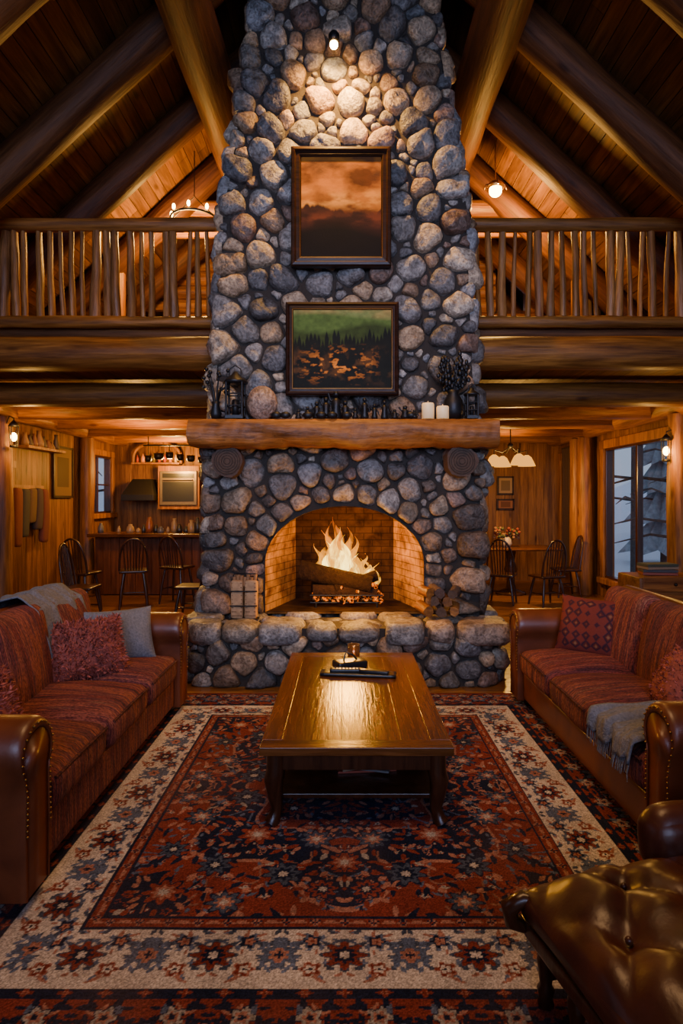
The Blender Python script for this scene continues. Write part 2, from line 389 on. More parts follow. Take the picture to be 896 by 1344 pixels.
for a,b,c,d in winL[:1]:
    for yy in (a-.06,b+.06): mb.box((XL-.01,yy-.06,c-.12),(XL+.04,yy+.06,d+.12))
    mb.box((XL-.01,a-.12,d),(XL+.05,b+.12,d+.12)); mb.box((XL-.01,a-.14,c-.1),(XL+.09,b+.14,c))
mb.obj('trim_1',LOG,bevel=.01)
log('eave_log',(XR-.17,6.85,3.0),(XR-.17,Y1-.02,3.0),.15)
log('eave_log',(XL+.17,6.85,3.0),(XL+.17,Y1-.02,3.0),.15)
for p in ((XR-.2,8.05),(XR-.2,11.15),(XR-.22,11.5),(XL+.25,8.3),(XL+.15,11.25)):
    log('log_post',(p[0],p[1],0),(p[0],p[1],2.86),.13)
# ---------------------------------------------------------------- loft
planks('loft_floor',PLKX,6.75,LY+.1,XL,-1.40,.15,1,lambda a,b,h:(b,a,3.44+h),th=.05)
planks('loft_floor',PLKX,6.75,LY+.1,1.40,XR,.15,1,lambda a,b,h:(b,a,3.44+h),th=.05)
planks('ceiling_lower',PLKY,XL,-1.48,6.7,Y1,.15,1,lambda a,b,h:(a,b,3.2+h),th=.03)
planks('ceiling_lower',PLKY,1.48,XR,6.7,Y1,.15,1,lambda a,b,h:(a,b,3.2+h),th=.03)
planks('ceiling_lower',PLKY,-1.48,1.48,7.78,Y1,.15,1,lambda a,b,h:(a,b,3.2+h),th=.03)
for s,xe in ((-1,XL),(1,XR)):
    log('loft_edge_beam',(xe,6.62,3.32),(s*1.34,6.62,3.32),.18,LOG,wob=.03,n=20)
    log('loft_edge_beam',(xe,6.72,3.56),(s*1.34,6.72,3.56),.08,LOGD)
    for y in (7.5,8.7,9.9,11.1,12.3):
        log('floor_joist_log',(xe,y,3.02),(s*(1.42 if y<7.7 else .02),y,3.02),.15,LOG,wob=.03)
    g=grp('balcony_railing')
    log('top_rail',(xe,6.58,4.70),(s*1.38,6.58,4.70),.07,LOG,g,wob=.05)
    log('bottom_rail',(xe,6.58,3.65),(s*1.38,6.58,3.65),.065,LOG,g,wob=.05)
    x=1.45
    while x<abs(xe)-.05:
        r=random.choice([.026,.034,.04,.047,.056]); xx=s*(x+random.uniform(-.02,.02)); j=random.uniform(-.04,.04)
        log('baluster',(xx,6.6,3.66),(xx+j,6.6,4.68),r,PEEL,g,r1=r*.85,wob=.10,bend=random.uniform(-.025,.025),n=10)
        x+=random.uniform(.105,.15)
# ---------------------------------------------------------------- stones
def dart(s0,s1,t0,t1,radii,ok,pre=(),tries=900,pack=.82,asp=1.2):
    P=[p for p in pre]
    for r in radii:
        for _ in range(tries):
            s=rng.uniform(s0,s1); t=rng.uniform(t0,t1)
            if not ok(s,t,r): continue
            if len(P):
                A=np.array(P)
                d=np.hypot((A[:,0]-s)/asp,(A[:,1]-t))
                if (d<pack*(A[:,2]+r)).any(): continue
            P.append((s,t,r))
    return P
PH=[(-.5,1.02),(0,1.0),(24,.965),(44,.85),(62,.63),(78,.33)]
PHF=[(-80,.3),(-50,.80),(-22,.97),(0,1.0),(24,.965),(44,.85),(62,.63),(78,.33)]
def stones(mb,P,nreal0,ghost,mapf,bound,colf,hs=.6,gap=.006,p=7,nth=20,sink=.03,full=False):
    A=np.array(list(P)+ghost); n=len(P)
    th=np.linspace(0,2*PI,nth,endpoint=False); U=np.stack([np.cos(th),np.sin(th)],1)
    ph=PHF if full else PH
    for i in range(nreal0,n):
        s,t,r=A[i]
        dx=A[:,0]-s; dt=A[:,1]-t; D=np.hypot(dx,dt); nb=(D<(r+A[:,2])*2.6+.05)&(D>1e-6)
        nx=dx[nb]/D[nb]; nt=dt[nb]/D[nb]; ds=np.maximum(D[nb]*r/(r+A[nb,2])-gap,.015)
        acc=(1/(1.9*r))**p*np.ones(nth)
        for a,b,c in zip(nx,nt,ds): acc+=(np.maximum(0,U@np.array([a,b]))/c)**p
        for a,b,c in bound(s,t): acc+=(np.maximum(0,U@np.array([a,b]))/max(c,.02))**p
        R=acc**(-1/p)
        k1,k2,k3,k4=rng.uniform(0,6.28,4)
        R=R*(1+.055*np.sin(2*th+k3)+.04*np.sin(3*th+k1)+.02*np.sin(5*th+k2)); Rm=R.mean()
        h=hs*Rm*rng.uniform(.6,1.3)+.012; tx,tz=rng.uniform(-.5,.5,2)
        S=[];T=[];Hh=[]
        for a,q in ph:
            rr=R*q; ds_=rr*U[:,0]; dt_=rr*U[:,1]
            if full: hh=h*math.sin(math.radians(a))*(1+.10*np.sin(ds_*30+k1))
            elif a>0: hh=h*math.sin(math.radians(a))**.8*(1+tx*ds_/Rm+tz*dt_/Rm+.14*np.sin(ds_*34+k1)*np.cos(dt_*29+k2)+.07*np.sin(ds_*60+dt_*50+k4))
            else: hh=np.full(nth,-sink if a<0 else 0.)
            S.append(s+ds_);T.append(t+dt_);Hh.append(hh)
        S.append(np.array([s]));T.append(np.array([t]));Hh.append(np.array([h*1.0]))
        V=mapf(np.concatenate(S),np.concatenate(T),np.concatenate(Hh)); nr=len(ph)
        Fc=[(a*nth+k,a*nth+(k+1)%nth,(a+1)*nth+(k+1)%nth,(a+1)*nth+k) for a in range(nr-1) for k in range(nth)]
        c=nr*nth; Fc+=[((nr-1)*nth+k,(nr-1)*nth+(k+1)%nth,c) for k in range(nth)]
        mb.add(V,Fc,colf(s,t))
PAL=[(.20,.19,.185),(.27,.245,.22),(.11,.105,.105),(.38,.29,.20),(.28,.18,.11),(.22,.225,.235),(.16,.15,.145),(.42,.35,.27),(.23,.15,.115),(.35,.24,.145),(.24,.21,.18),(.29,.265,.24)]
PALW=[(.19,.13,.095),(.26,.18,.12),(.12,.095,.08),(.20,.175,.155),(.29,.20,.13),(.14,.12,.11),(.24,.22,.2)]
def rc(pal,g=1):
    c=pal[rng.randint(len(pal))]; k=rng.uniform(.6,1.35)*g; return tuple(x*k for x in c)
FY=6.2
ZH=[(0,1.40),(2.35,1.40),(2.45,1.345),(4.6,1.26),(5.3,1.14),(6.8,.93),(8.2,.75)]
def half(z): return np.interp(z,[a for a,_ in ZH],[b for _,b in ZH])
AW,AS,AT=.80,1.10,1.67
def inarch(x,z,o=0):
    if z<AS: return abs(x)<AW+o
    return (x/(AW+o))**2+((z-AS)/(AT-AS+o))**2<1
fp=grp('stone_fireplace')
pre=[]; ghost=[]
for z in np.arange(.70,AS,.17):
    for s in (-1,1): pre.append((s*(AW+.10),z,.09)); ghost.append((s*(AW-.09),z,.09))
NA=12
for i in range(NA+1):
    a=PI*i/NA; e=rng.uniform(-.03,.03)
    pre.append(((AW+.11)*math.cos(a),AS+.03+(AT-AS+.11)*math.sin(a),.10+e)); ghost.append(((AW-.09)*math.cos(a),AS+.03+(AT-AS-.09)*math.sin(a),.09))
okf=lambda x,z,r: (not inarch(x,z,.12)) and abs(x)<half(z)-r*.6
P=dart(-1.4,1.4,.62,8.0,[.14,.12,.10,.086,.074,.062,.05,.04,.03],okf,pre,tries=1000)
def bf(s,t):
    return [(1,0,half(t)+.05-s),(-1,0,half(t)+.05+s),(0,-1,t-.58)]
def cf(s,t):
    if t<2.3: return rc(PALW,.85) if rng.rand()<.7 else rc(PAL,.85)
    return rc(PAL,1.05)
mb=MB()
stones(mb,P,0,ghost,lambda s,t,h:np.stack([s,FY-h,t],1),bf,cf)
for sg in (-1,1):
    Q=dart(FY,7.6,.62,7.8,[.14,.12,.10,.08,.06],lambda a,b,c:True,tries=500)
    stones(mb,Q,0,[],lambda s,t,h,sg=sg:np.stack([sg*(half(t)+h),s,t],1),lambda s,t:[(-1,0,s-FY+.03),(1,0,7.65-s)],cf,nth=12)
mb.obj('chimney_stones',STONE,fp)
mb=MB()
pts=[(-1.4,0),(-1.4,2.4),(1.4,2.4),(1.4,0),(AW,0),(AW,AS)]
pts+=[(AW*math.cos(PI*i/24),AS+(AT-AS)*math.sin(PI*i/24)) for i in range(1,24)]+[(-AW,AS),(-AW,0)]
xs=sorted(set([round(p[0],5) for p in pts]))
def zlow(x):
    if abs(x)>=AW: return 0
    return AS+(AT-AS)*math.sqrt(max(0,1-(x/AW)**2))
for a,b in zip(xs[:-1],xs[1:]):
    la,lb=zlow(a),zlow(b)
    if abs(a)>=AW and abs(b)>=AW: la=lb=0
    elif abs(a)>=AW-1e-4: la=AS
    elif abs(b)>=AW-1e-4: lb=AS
    v=[(a,FY,la),(b,FY,lb),(b,FY,2.4),(a,FY,2.4),(a,FY+.12,la),(b,FY+.12,lb),(b,FY+.12,2.4),(a,FY+.12,2.4)]
    mb.add(v,[(0,1,2,3),(5,4,7,6),(0,4,5,1)],(1,1,1),False)
mb.box((-1.4,FY+.1,0),(-1.0,7.6,2.4)); mb.box((1.0,FY+.1,0),(1.4,7.6,2.4)); mb.box((-1.1,7.1,0),(1.1,7.6,2.4)); mb.box((-1.1,FY+.1,1.8),(1.1,7.2,2.4))
for (a,ha),(b,hb) in zip(ZH[2:-1],ZH[3:]):
    v=[(-ha,FY,a),(ha,FY,a),(ha,7.6,a),(-ha,7.6,a),(-hb,FY,b),(hb,FY,b),(hb,7.6,b),(-hb,7.6,b)]
    mb.add(v,[(0,3,2,1),(4,5,6,7),(0,1,5,4),(1,2,6,5),(2,3,7,6),(3,0,4,7)],(1,1,1),False)
mb.obj('mortar_core',MORTAR,fp)
mb=MB(); bw=.56; N=24
def arc(w,top,y,zs=AS):
    return [(w,y,.6),(w,y,zs)]+[(w*math.cos(PI*i/N),y,zs+(top-zs)*math.sin(PI*i/N)) for i in range(1,N)]+[(-w,y,zs),(-w,y,.6)]
A=arc(AW,AT,FY-.05); B=[]
n=len(A)
for i in range(n):
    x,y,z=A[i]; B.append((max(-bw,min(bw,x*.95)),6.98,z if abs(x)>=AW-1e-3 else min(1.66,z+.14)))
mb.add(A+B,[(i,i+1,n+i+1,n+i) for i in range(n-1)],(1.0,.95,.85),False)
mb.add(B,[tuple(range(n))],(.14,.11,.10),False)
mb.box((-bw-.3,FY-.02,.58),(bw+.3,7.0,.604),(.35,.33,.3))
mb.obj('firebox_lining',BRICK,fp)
# hearth
hw,hy,hr,hz=1.5,5.66,.28,.50
def hpath(s):
    s=np.asarray(s,float); sg=np.sign(s); a=np.abs(s); L1=hw-hr; L2=L1+hr*PI/2
    x=np.where(a<L1,a,np.where(a<L2,L1+hr*np.sin((a-L1)/hr),hw)); y=np.where(a<L1,hy,np.where(a<L2,hy+hr-hr*np.cos((a-L1)/hr),hy+hr+(a-L2)))
    nx=np.where(a<L1,0,np.where(a<L2,np.sin((a-L1)/hr),1)); ny=np.where(a<L1,-1,np.where(a<L2,-np.cos((a-L1)/hr),0))
    return x*sg,y,nx*sg,ny
SM=hw-hr+hr*PI/2+1.0
P=dart(-SM,SM,.03,.45,[.12,.10,.085,.07,.055,.042,.032],lambda s,t,r:t>r*.5,tries=700)
mb=MB()
def hm(s,t,h):
    x,y,nx,ny=hpath(s); return np.stack([x+nx*h,y+ny*h,t],1)
stones(mb,P,0,[],hm,lambda s,t:[(0,-1,t+.0),(0,1,.47-t)],lambda s,t:rc(PAL,.9),hs=.6)
pre=[]; x=-1.40
while x<1.42:
    w=rng.uniform(.11,.24); pre.append((x+w,5.76+rng.uniform(-.015,.02),w*.95)); x+=2*w
P=dart(-1.45,1.45,5.7,6.6,[.2,.16,.12,.09,.06],lambda s,t,r:t>5.96,pre,tries=250)
def capb(s,t): return [(0,-1,t-5.53),(1,0,1.58-s),(-1,0,1.58+s)]
def capm(s,t,h): return np.stack([s,t,hz+np.clip(h,-.10,.10)],1)
stones(mb,P,0,[],capm,capb,lambda s,t:rc([(.22,.20,.18),(.27,.235,.19),(.19,.18,.17),(.25,.24,.23),(.27,.20,.15)],1),hs=.62,p=6,gap=.004,nth=28,full=True)
mb.obj('hearth_stones',STONE,fp)
mb=MB()
ss=np.linspace(-SM,SM,60); x,y,_,_=hpath(ss); n=60
V=[(a,b,0) for a,b in zip(x,y)]+[(a,b,.54) for a,b in zip(x,y)]
mb.add(V,[(i,i+1,n+i+1,n+i) for i in range(n-1)]+[tuple(range(n,2*n))],(1,1,1),False)
mb.obj('hearth_core',MORTAR,fp)
# mantel
m=grp('fireplace_mantel')
mb=MB(); V=[];Fc=[]; N=120; sec=[(-.34,-.115),(-.385,-.08),(-.41,-.03),(-.415,.03),(-.395,.09),(-.36,.135),(0.05,.14),(.05,-.12),(-.28,-.135)]
k=len(sec)
for i in range(N+1):
    x=-1.50+2.98*i/N
    for (a,b) in sec:
        e=.016*math.sin(x*5+b*20)+.010*math.sin(x*13+b*29)+.006*math.sin(x*31+b*60)+.004*math.sin(x*57+b*90)
        V.append((x,6.2+a+(e if a<-.2 else 0),2.375+b+(e*.6 if b<0.1 else e*.2)))
for i in range(N):
    for j in range(k):
        j2=(j+1)%k; Fc.append((i*k+j,(i+1)*k+j,(i+1)*k+j2,i*k+j2))
Fc+=[tuple(range(k)),tuple(range(N*k+k-1,N*k-1,-1))]
mb.add(V,Fc[:-2],(1.0,.92,.85),True); mb.add(V,Fc[-2:],(.8,.7,.6),False)
mb.obj('mantel_slab',LOGX,m)
for s in (-1,1):
    log('corbel_log',(s*1.14,6.3,2.11),(s*1.14,5.92,2.11),.15,BARK,m)
    mb=MB(); mb.tube([(s*1.14,5.922,2.11),(s*1.14,5.912,2.11)],.13,20,(.6,.6,.6))
    for rr in (.03,.055,.08,.105,.124): mb.tube([(s*1.14+rr*math.cos(a),5.911,2.11+rr*math.sin(a)) for a in np.linspace(0,2*PI,21)],.003,4,(.3,.3,.3),caps=False)
    mb.obj('corbel_end_grain',BARKL,m)
# ---------------------------------------------------------------- fire
fg=grp('fire_grate')
mb=MB()
for x in np.linspace(-.32,.36,9): mb.tube([(x,6.35,.70),(x,6.42,.66),(x,6.75,.66),(x,6.8,.74)],.011,6)
for y in (6.40,6.72): mb.tube([(-.36,y,.655),(.40,y,.655)],.012,6)
for x in (-.3,.34):
    for y in (6.40,6.72): mb.tube([(x,y,.655),(x,y,.604)],.012,6)
mb.tube([(-.36,6.34,.74),(.40,6.34,.74)],.011,6)
mb.obj('grate',IRON,fg)
mb=MB()
for i in range(110):
    mb.ball((rng.uniform(-.33,.38),rng.uniform(6.36,6.74),rng.uniform(.66,.76)),rng.uniform(.02,.045),n=6,sc=(1,1,.7))
mb.obj('ember_bed',EMBER,fg)
fl=grp('burning_logs')
log('fire_log',(-.47,6.42,1.00),(.28,6.38,.84),.095,CHAR,fl,wob=.08)
log('fire_log',(-.36,6.6,.80),(.38,6.66,.83),.08,CHAR,fl,wob=.08)
log('fire_log',(-.1,6.36,.80),(.34,6.46,.93),.055,CHAR,fl,wob=.08)
log('fire_log',(-.33,6.38,.79),(.34,6.38,.78),.06,CHAR,fl,wob=.08)
mb=MB()
for i in range(34): mb.ball((rng.uniform(-.1,.34),rng.uniform(6.33,6.40),rng.uniform(.77,.85)),rng.uniform(.012,.03),n=6)
mb.obj('glowing_coals',EMBER,fl)
ff=grp('fire_flames')
def tongue(mb,x,y,z,h,r,lean,ph):
    P=[];R=[]; n=18
    for i in range(n+1):
        u=i/n; P.append((x+lean*u*u+.05*math.sin(u*8+ph)*u,y+.03*math.sin(u*6+ph*2)*u,z+h*u)); R.append(max(.0015,r*(math.sin(PI*min(1,(u*.9+.12)))**.8)*(1-u)**.7*1.35*(1+.15*math.sin(u*14+ph))))
    mb.tube(P,R,12,sq=(1,.6),caps=False)
mb=MB()
for (px,b,tp,r) in [(441,752,678,.09),(428,754,696,.065),(455,754,692,.075),(468,758,718,.055),(419,760,714,.045),(483,764,732,.045),(494,767,738,.035),(447,752,700,.11),(436,752,684,.055),(462,756,702,.055),(475,760,726,.05),(410,762,738,.03)]:
    x,_,z0=PX(px,b,6.55); z1=PX(px,tp,6.55)[2]
    tongue(mb,x,6.54+rng.uniform(-.06,.06),z0,z1-z0,r,rng.uniform(-.04,.04),rng.uniform(0,6))
mb.obj('outer_flames',FL1,ff)
mb=MB()
for (px,b,tp,r) in [(441,754,692,.06),(430,756,710,.045),(453,755,702,.056),(466,759,726,.038),(484,765,742,.032),(447,754,714,.075)]:
    x,_,z0=PX(px,b,6.54); z1=PX(px,tp,6.54)[2]
    tongue(mb,x,6.53,z0,z1-z0,r,rng.uniform(-.02,.02),rng.uniform(0,6))
mb.obj('inner_flames',FL2,ff)
g=grp('firewood_stack')
k=0
for (px,py,l) in [(560,799,.26),(576,801,.26),(592,799,.26),(568,787,.26),(584,788,.26),(575,776,.24),(562,776,.2),(590,777,.22)]:
    x,y,z=PX(px,py,5.93); a=rng.uniform(-.3,.3)
    log('split_log',(x,5.80,z),(x+a*.3,5.80+l,z+.01),.05,BARK if k%2 else LOG,g,wob=.1,n=7); k+=1
g=grp('wood_bundle_holder'); x,y,z=PX(321,806,5.90)
BIR=plain('birch_bark',(.36,.21,.10),.8,ns=18,bs=.8,var=.6)
mb=MB()
for dx in (-.065,.065):
    mb.rbox((x+dx,5.90,.775),(.058,.06,.185),.02,6,wr=.004)
    for zz in np.linspace(.62,.93,9): mb.box((x+dx-.05,5.838,zz),(x+dx+.05,5.843,zz+.008),(.35,.3,.25))
for k in range(7): mb.tube([(x-.1+.033*k,5.90,.9),(x-.1+.034*k,5.90+rng.uniform(-.02,.02),1.0+rng.uniform(-.02,.02))],.018,7,(.7,.6,.5))
mb.obj('split_wood',BIR,g)
mb=MB()
mb.tube([(x-.13,5.83,.72),(x,5.825,.72),(x+.13,5.83,.72)],.008,5); mb.tube([(x-.13,5.83,.86),(x,5.825,.86),(x+.13,5.83,.86)],.008,5)
mb.tube([(x-.13,5.90,.95),(x-.10,5.90,1.02),(x+.10,5.90,1.02),(x+.13,5.90,.95)],.007,5)
mb.box((x-.135,5.835,.575),(x+.135,5.965,.59))
mb.obj('iron_holder',IRON,g)
# ---------------------------------------------------------------- paintings
def painting(name,px0,py0,px1,py1,d,fw,colf,tilt=0):
    x0,_,z1=PX(px0,py0,d); x1,_,z0=PX(px1,py1,d); w=x1-x0;h=z1-z0
    g=grp(name,((x0+x1)/2,d,(z0+z1)/2)); g.rotation_euler=(tilt,0,0)
    mb=MB(); prof=[(0,0.05),(0,-.015),(.012,-.03),(fw*.35,-.035),(fw*.5,-.018),(fw*.8,-.022),(fw,-.002),(fw,.02)]
    cs=[(-1,-1),(1,-1),(1,1),(-1,1)]
    V=[];Fc=[];k=len(prof)
    for sx,sz in cs:
        for a,b in prof: V.append((sx*(w/2-a),b,sz*(h/2-a)))
    for i in range(4):
        j=(i+1)%4
        for q in range(k-1): Fc.append((i*k+q,j*k+q,j*k+q+1,i*k+q+1))
    mb.add(V,Fc,(1,1,1),False); mb.box((-w/2+.01,.02,-h/2+.01),(w/2-.01,.05,h/2-.01),(.5,.5,.5)); mb.obj('frame',FRAME,g)
    mb=MB()
    a=fw*.88
    for s in (-1,1):
        mb.box((s*(w/2-a)-.002,-.016,-h/2+a),(s*(w/2-a)+.002,-.010,h/2-a),(.25,.2,.17)); mb.box((-w/2+a,-.016,s*(h/2-a)-.002),(w/2-a,-.010,s*(h/2-a)+.002),(.25,.2,.17))
    mb.obj('gilt_fillet',BRASS,g)
    nx,nz=190,170; u,v=np.meshgrid(np.linspace(0,1,nx),np.linspace(0,1,nz)); iw=w/2-fw;ih=h/2-fw
    co_=np.stack([(-1+2*u)*iw,np.full_like(u,.0),(-1+2*v)*ih],-1).reshape(-1,3)
    me=bpy.data.meshes.new('canvas'); Fc=[(j*nx+i,j*nx+i+1,(j+1)*nx+i+1,(j+1)*nx+i) for j in range(nz-1) for i in range(nx-1)]
    me.from_pydata(co_.tolist(),[],Fc); ca=me.color_attributes.new('Col','FLOAT_COLOR','POINT')
    c=np.ones((nz,nx,4)); c[...,:3]=colf(u,v); ca.data.foreach_set('color',c.ravel()); me.materials.append(PAINT)
    o=bpy.data.objects.new('canvas',me); bpy.context.collection.objects.link(o); o.parent=g
def fbm(u,v,sc,seed,oct=4,ax=1.):
    r=np.random.RandomState(seed); out=np.zeros_like(u); a=1.
    for o in range(oct):
        G=r.rand(64,64); x=(u*sc*ax)%63; y=(v*sc)%63; i=x.astype(int); j=y.astype(int); fx=x-i; fy=y-j
        fx=fx*fx*(3-2*fx); fy=fy*fy*(3-2*fy)
        g=lambda a_,b_:G[b_%64,a_%64]
        out+=a*((g(i,j)*(1-fx)+g(i+1,j)*fx)*(1-fy)+(g(i,j+1)*(1-fx)+g(i+1,j+1)*fx)*fy); sc*=2; a*=.5
    return out/(2-2**(1-oct))
def lerp(a,b,t): return a+(b-a)*t[...,None]
def sunset(u,v):
    n=fbm(u,v,5,3,6,.5); n2=fbm(u,v,12,5,5,.35)
    c=lerp(np.array([.10,.026,.006]),np.array([.52,.17,.018]),np.clip((n-.40)*4,0,1))
    c=lerp(c,np.array([.035,.014,.008]),np.clip((v-.80)*3.5+(n2-.5)*2.5,0,1)*.85)
    c=lerp(c,np.array([.75,.33,.05]),np.clip(1-abs(v-.57)*8,0,1)*np.clip((n2-.42)*5,0,1)*.8)
    ridge=.50+.04*np.sin(u*5+1)+.14*(fbm(u,v*0,9,9,5)-.5)
    ms=np.clip((ridge-v)*40,0,1); c=lerp(c,np.array([.03,.009,.006]),ms)
    c=lerp(c,np.array([.12,.028,.010]),np.clip(1-abs(v-.38)*9,0,1)*np.clip((n2-.45)*4,0,1))
    c=lerp(c,np.array([.003,.002,.002]),np.clip((.33+.06*np.sin(u*4)-v)*9,0,1))
    return c*(.5+1.0*n2[...,None])*.9
def forest(u,v):
    n=fbm(u,v,5,13,5,.8); n2=fbm(u,v,22,15,4)
    c=lerp(np.array([.17,.20,.05]),np.array([.40,.22,.06]),np.clip((n-.4)*2.4+(v-.9)*2,0,1))
    m=np.clip((.93+.04*np.sin(u*4+.6)+.03*n-v)*20,0,1); c=lerp(c,np.array([.085,.13,.022]),m)
    m=np.clip((.78-.07*np.sin(u*6)+.05*n-v)*14,0,1); c=lerp(c,np.array([.035,.05,.008]),m)
    saw=abs(((u*25)%1)-.5)*2
    tree=.60-.09*saw+.20*fbm(np.floor(u*25)/25,v*0,30,17,1)+.20*np.clip(u-.70,0,1)*2.2
    m=np.clip((tree-v)*30,0,1); c=lerp(c,np.array([.005,.006,.003]),m)
    c=lerp(c,np.array([.13,.05,.010]),np.clip((fbm(u,v,9,41,4)-.47)*5,0,1)*np.clip(1-abs(v-.28)/.28,0,1)*.8)
    g=np.clip((fbm(u,v,30,21,3,.7)-.60)*9,0,1)*np.clip(1-((u-.46)/.44)**2,0,1)*np.clip(1.15-abs(v-.30)/.24,0,1)
    c=lerp(c,np.array([.75,.22,.02]),g)
    return c*(.6+.8*n2[...,None])
painting('framed_sunset_painting',382,193,513,350,6.03,.10,sunset,0)
painting('framed_forest_painting',375,397,523,519,6.01,.075,forest,0)
# ---------------------------------------------------------------- mantel items
MZ=2.52
def mx_(px,d=5.98): return (px-VX)/F*d
g=grp('mantel_candles')
for px,h in ((560,.15),(579,.12)):
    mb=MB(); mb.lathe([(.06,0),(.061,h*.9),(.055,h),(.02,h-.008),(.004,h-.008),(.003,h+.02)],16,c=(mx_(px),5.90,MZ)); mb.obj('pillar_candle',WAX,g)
mb=MB(); mb.ball((0,0,0),.15,(.36,.24,.17),n=20,sc=(1,.75,1.15)); o=mb.obj('round_boulder',STONE,None,loc=(mx_(344),5.97,MZ+.16))
def ironlamp(px,h,w,dy=0):
    g=grp('iron_lantern',(mx_(px),5.93+dy,MZ)); mb=MB()
    mb.box((-w,-w,0),(w,w,.03)); mb.lathe([(w*1.5,h*.76),(w*1.3,h*.82),(w*.5,h*.93),(.02,h)],8)
    for a in (-1,1):
        for b in (-1,1): mb.tube([(a*w*.9,b*w*.9,.02),(a*w*.9,b*w*.9,h*.78)],.011,6)
    for zz in (h*.27,h*.52):
        for a in (-1,1): mb.tube([(a*w*.9,-w*.9,zz),(a*w*.9,w*.9,zz)],.007,5); mb.tube([(-w*.9,a*w*.9,zz),(w*.9,a*w*.9,zz)],.007,5)
    mb.lathe([(w*.4,.03),(w*.4,h*.4),(.01,h*.42)],10)
    mb.tube([(-w*.7,0,h*.93),(-w*.6,0,h*1.06),(0,0,h*1.14),(w*.6,0,h*1.06),(w*.7,0,h*.93)],.007,6)
    mb.obj('lantern_body',IRON,g)
ironlamp(310,.46,.085); ironlamp(617,.30,.055,-.02)
g=grp('dried_twig_arrangement',(mx_(284),5.95,MZ)); mb=MB(); mb.lathe([(.04,0),(.06,.05),(.035,.14),(.045,.17)],12)
for k in range(18):
    a=rng.uniform(0,6.28); e=(.12*math.cos(a),.08*math.sin(a),.38+.12*math.sin(a*3)); mb.tube([(0,0,.1),(.05*math.cos(a),.03*math.sin(a),.28),e],[.008,.007,.003],5); mb.ball(e,.022,n=6)
mb.obj('twigs_in_pot',IRON,g)
g=grp('dried_branch_bouquet',(mx_(594),5.95,MZ))
mb=MB(); mb.lathe([(.06,0),(.095,.06),(.09,.18),(.05,.25),(.06,.28)],16,mi=0)
for k in range(44):
    a=rng.uniform(0,6.28); q=rng.uniform(.06,.17); hh=rng.uniform(.2,.5)
    P=[(0,0,.2),(q*.3*math.cos(a),q*.2*math.sin(a),.2+hh*.4),(q*math.cos(a),q*.4*math.sin(a),.12+hh)]
    mb.tube(P,[.006,.005,.003],5)
    for u in (.5,.7,.85,1.):
        c=Vector(P[1]).lerp(Vector(P[2]),u); mb.ball(tuple(c+Vector(rng.uniform(-.02,.02,3))),.02,n=6,sc=(1,.6,1.4))
mb.obj('vase_and_branches',IRON,g)
g=grp('mantel_figurines')
mb=MB()
for px,h,w in ((392,.09,.03),(404,.12,.03),(416,.17,.038),(428,.22,.045),(441,.28,.055),(453,.18,.042),(466,.10,.03),(478,.21,.038),(491,.15,.03),(504,.19,.035),(517,.09,.03),(530,.12,.04),(542,.08,.03)):
    x=mx_(px); y=5.90+rng.uniform(-.04,.04)
    mb.lathe([(w,0),(w*1.05,.02),(w*.7,h*.4),(w*.9,h*.6),(w*.35,h*.75)],10,c=(x,y,MZ)); mb.ball((x,y,MZ+h*.86),w*.55,n=8)
    mb.tube([(x,y,MZ+h*.6),(x+w*1.1,y,MZ+h*.5),(x+w*1.3,y,MZ+h*.3)],w*.22,6); mb.tube([(x,y,MZ+h*.6),(x-w*1.0,y,MZ+h*.65),(x-w*1.4,y,MZ+h*.9)],w*.2,6)
for px in (405,422,436,455,364,376,538):
    x=mx_(px); mb.ball((x,5.86,MZ+.03),.038,n=8,sc=(1.4,.8,.9))
mb.obj('figurines',IRON,g)
g=grp('chimney_spotlight',PX(438,60,5.92))
mb=MB(); mb.lathe([(.03,.03),(.05,.035),(.055,.10),(.035,.13)],14); mb.tube([(0,0,.12),(0,.1,.16),(0,.24,.16)],.012,6); mb.ball((0,.22,.16),.04); mb.obj('lamp_housing',IRON,g)
mb=MB(); mb.ball((0,0,0.01),.04,n=12); mb.obj('bulb',emit('spot_bulb',(1,.58,.16),120),g)
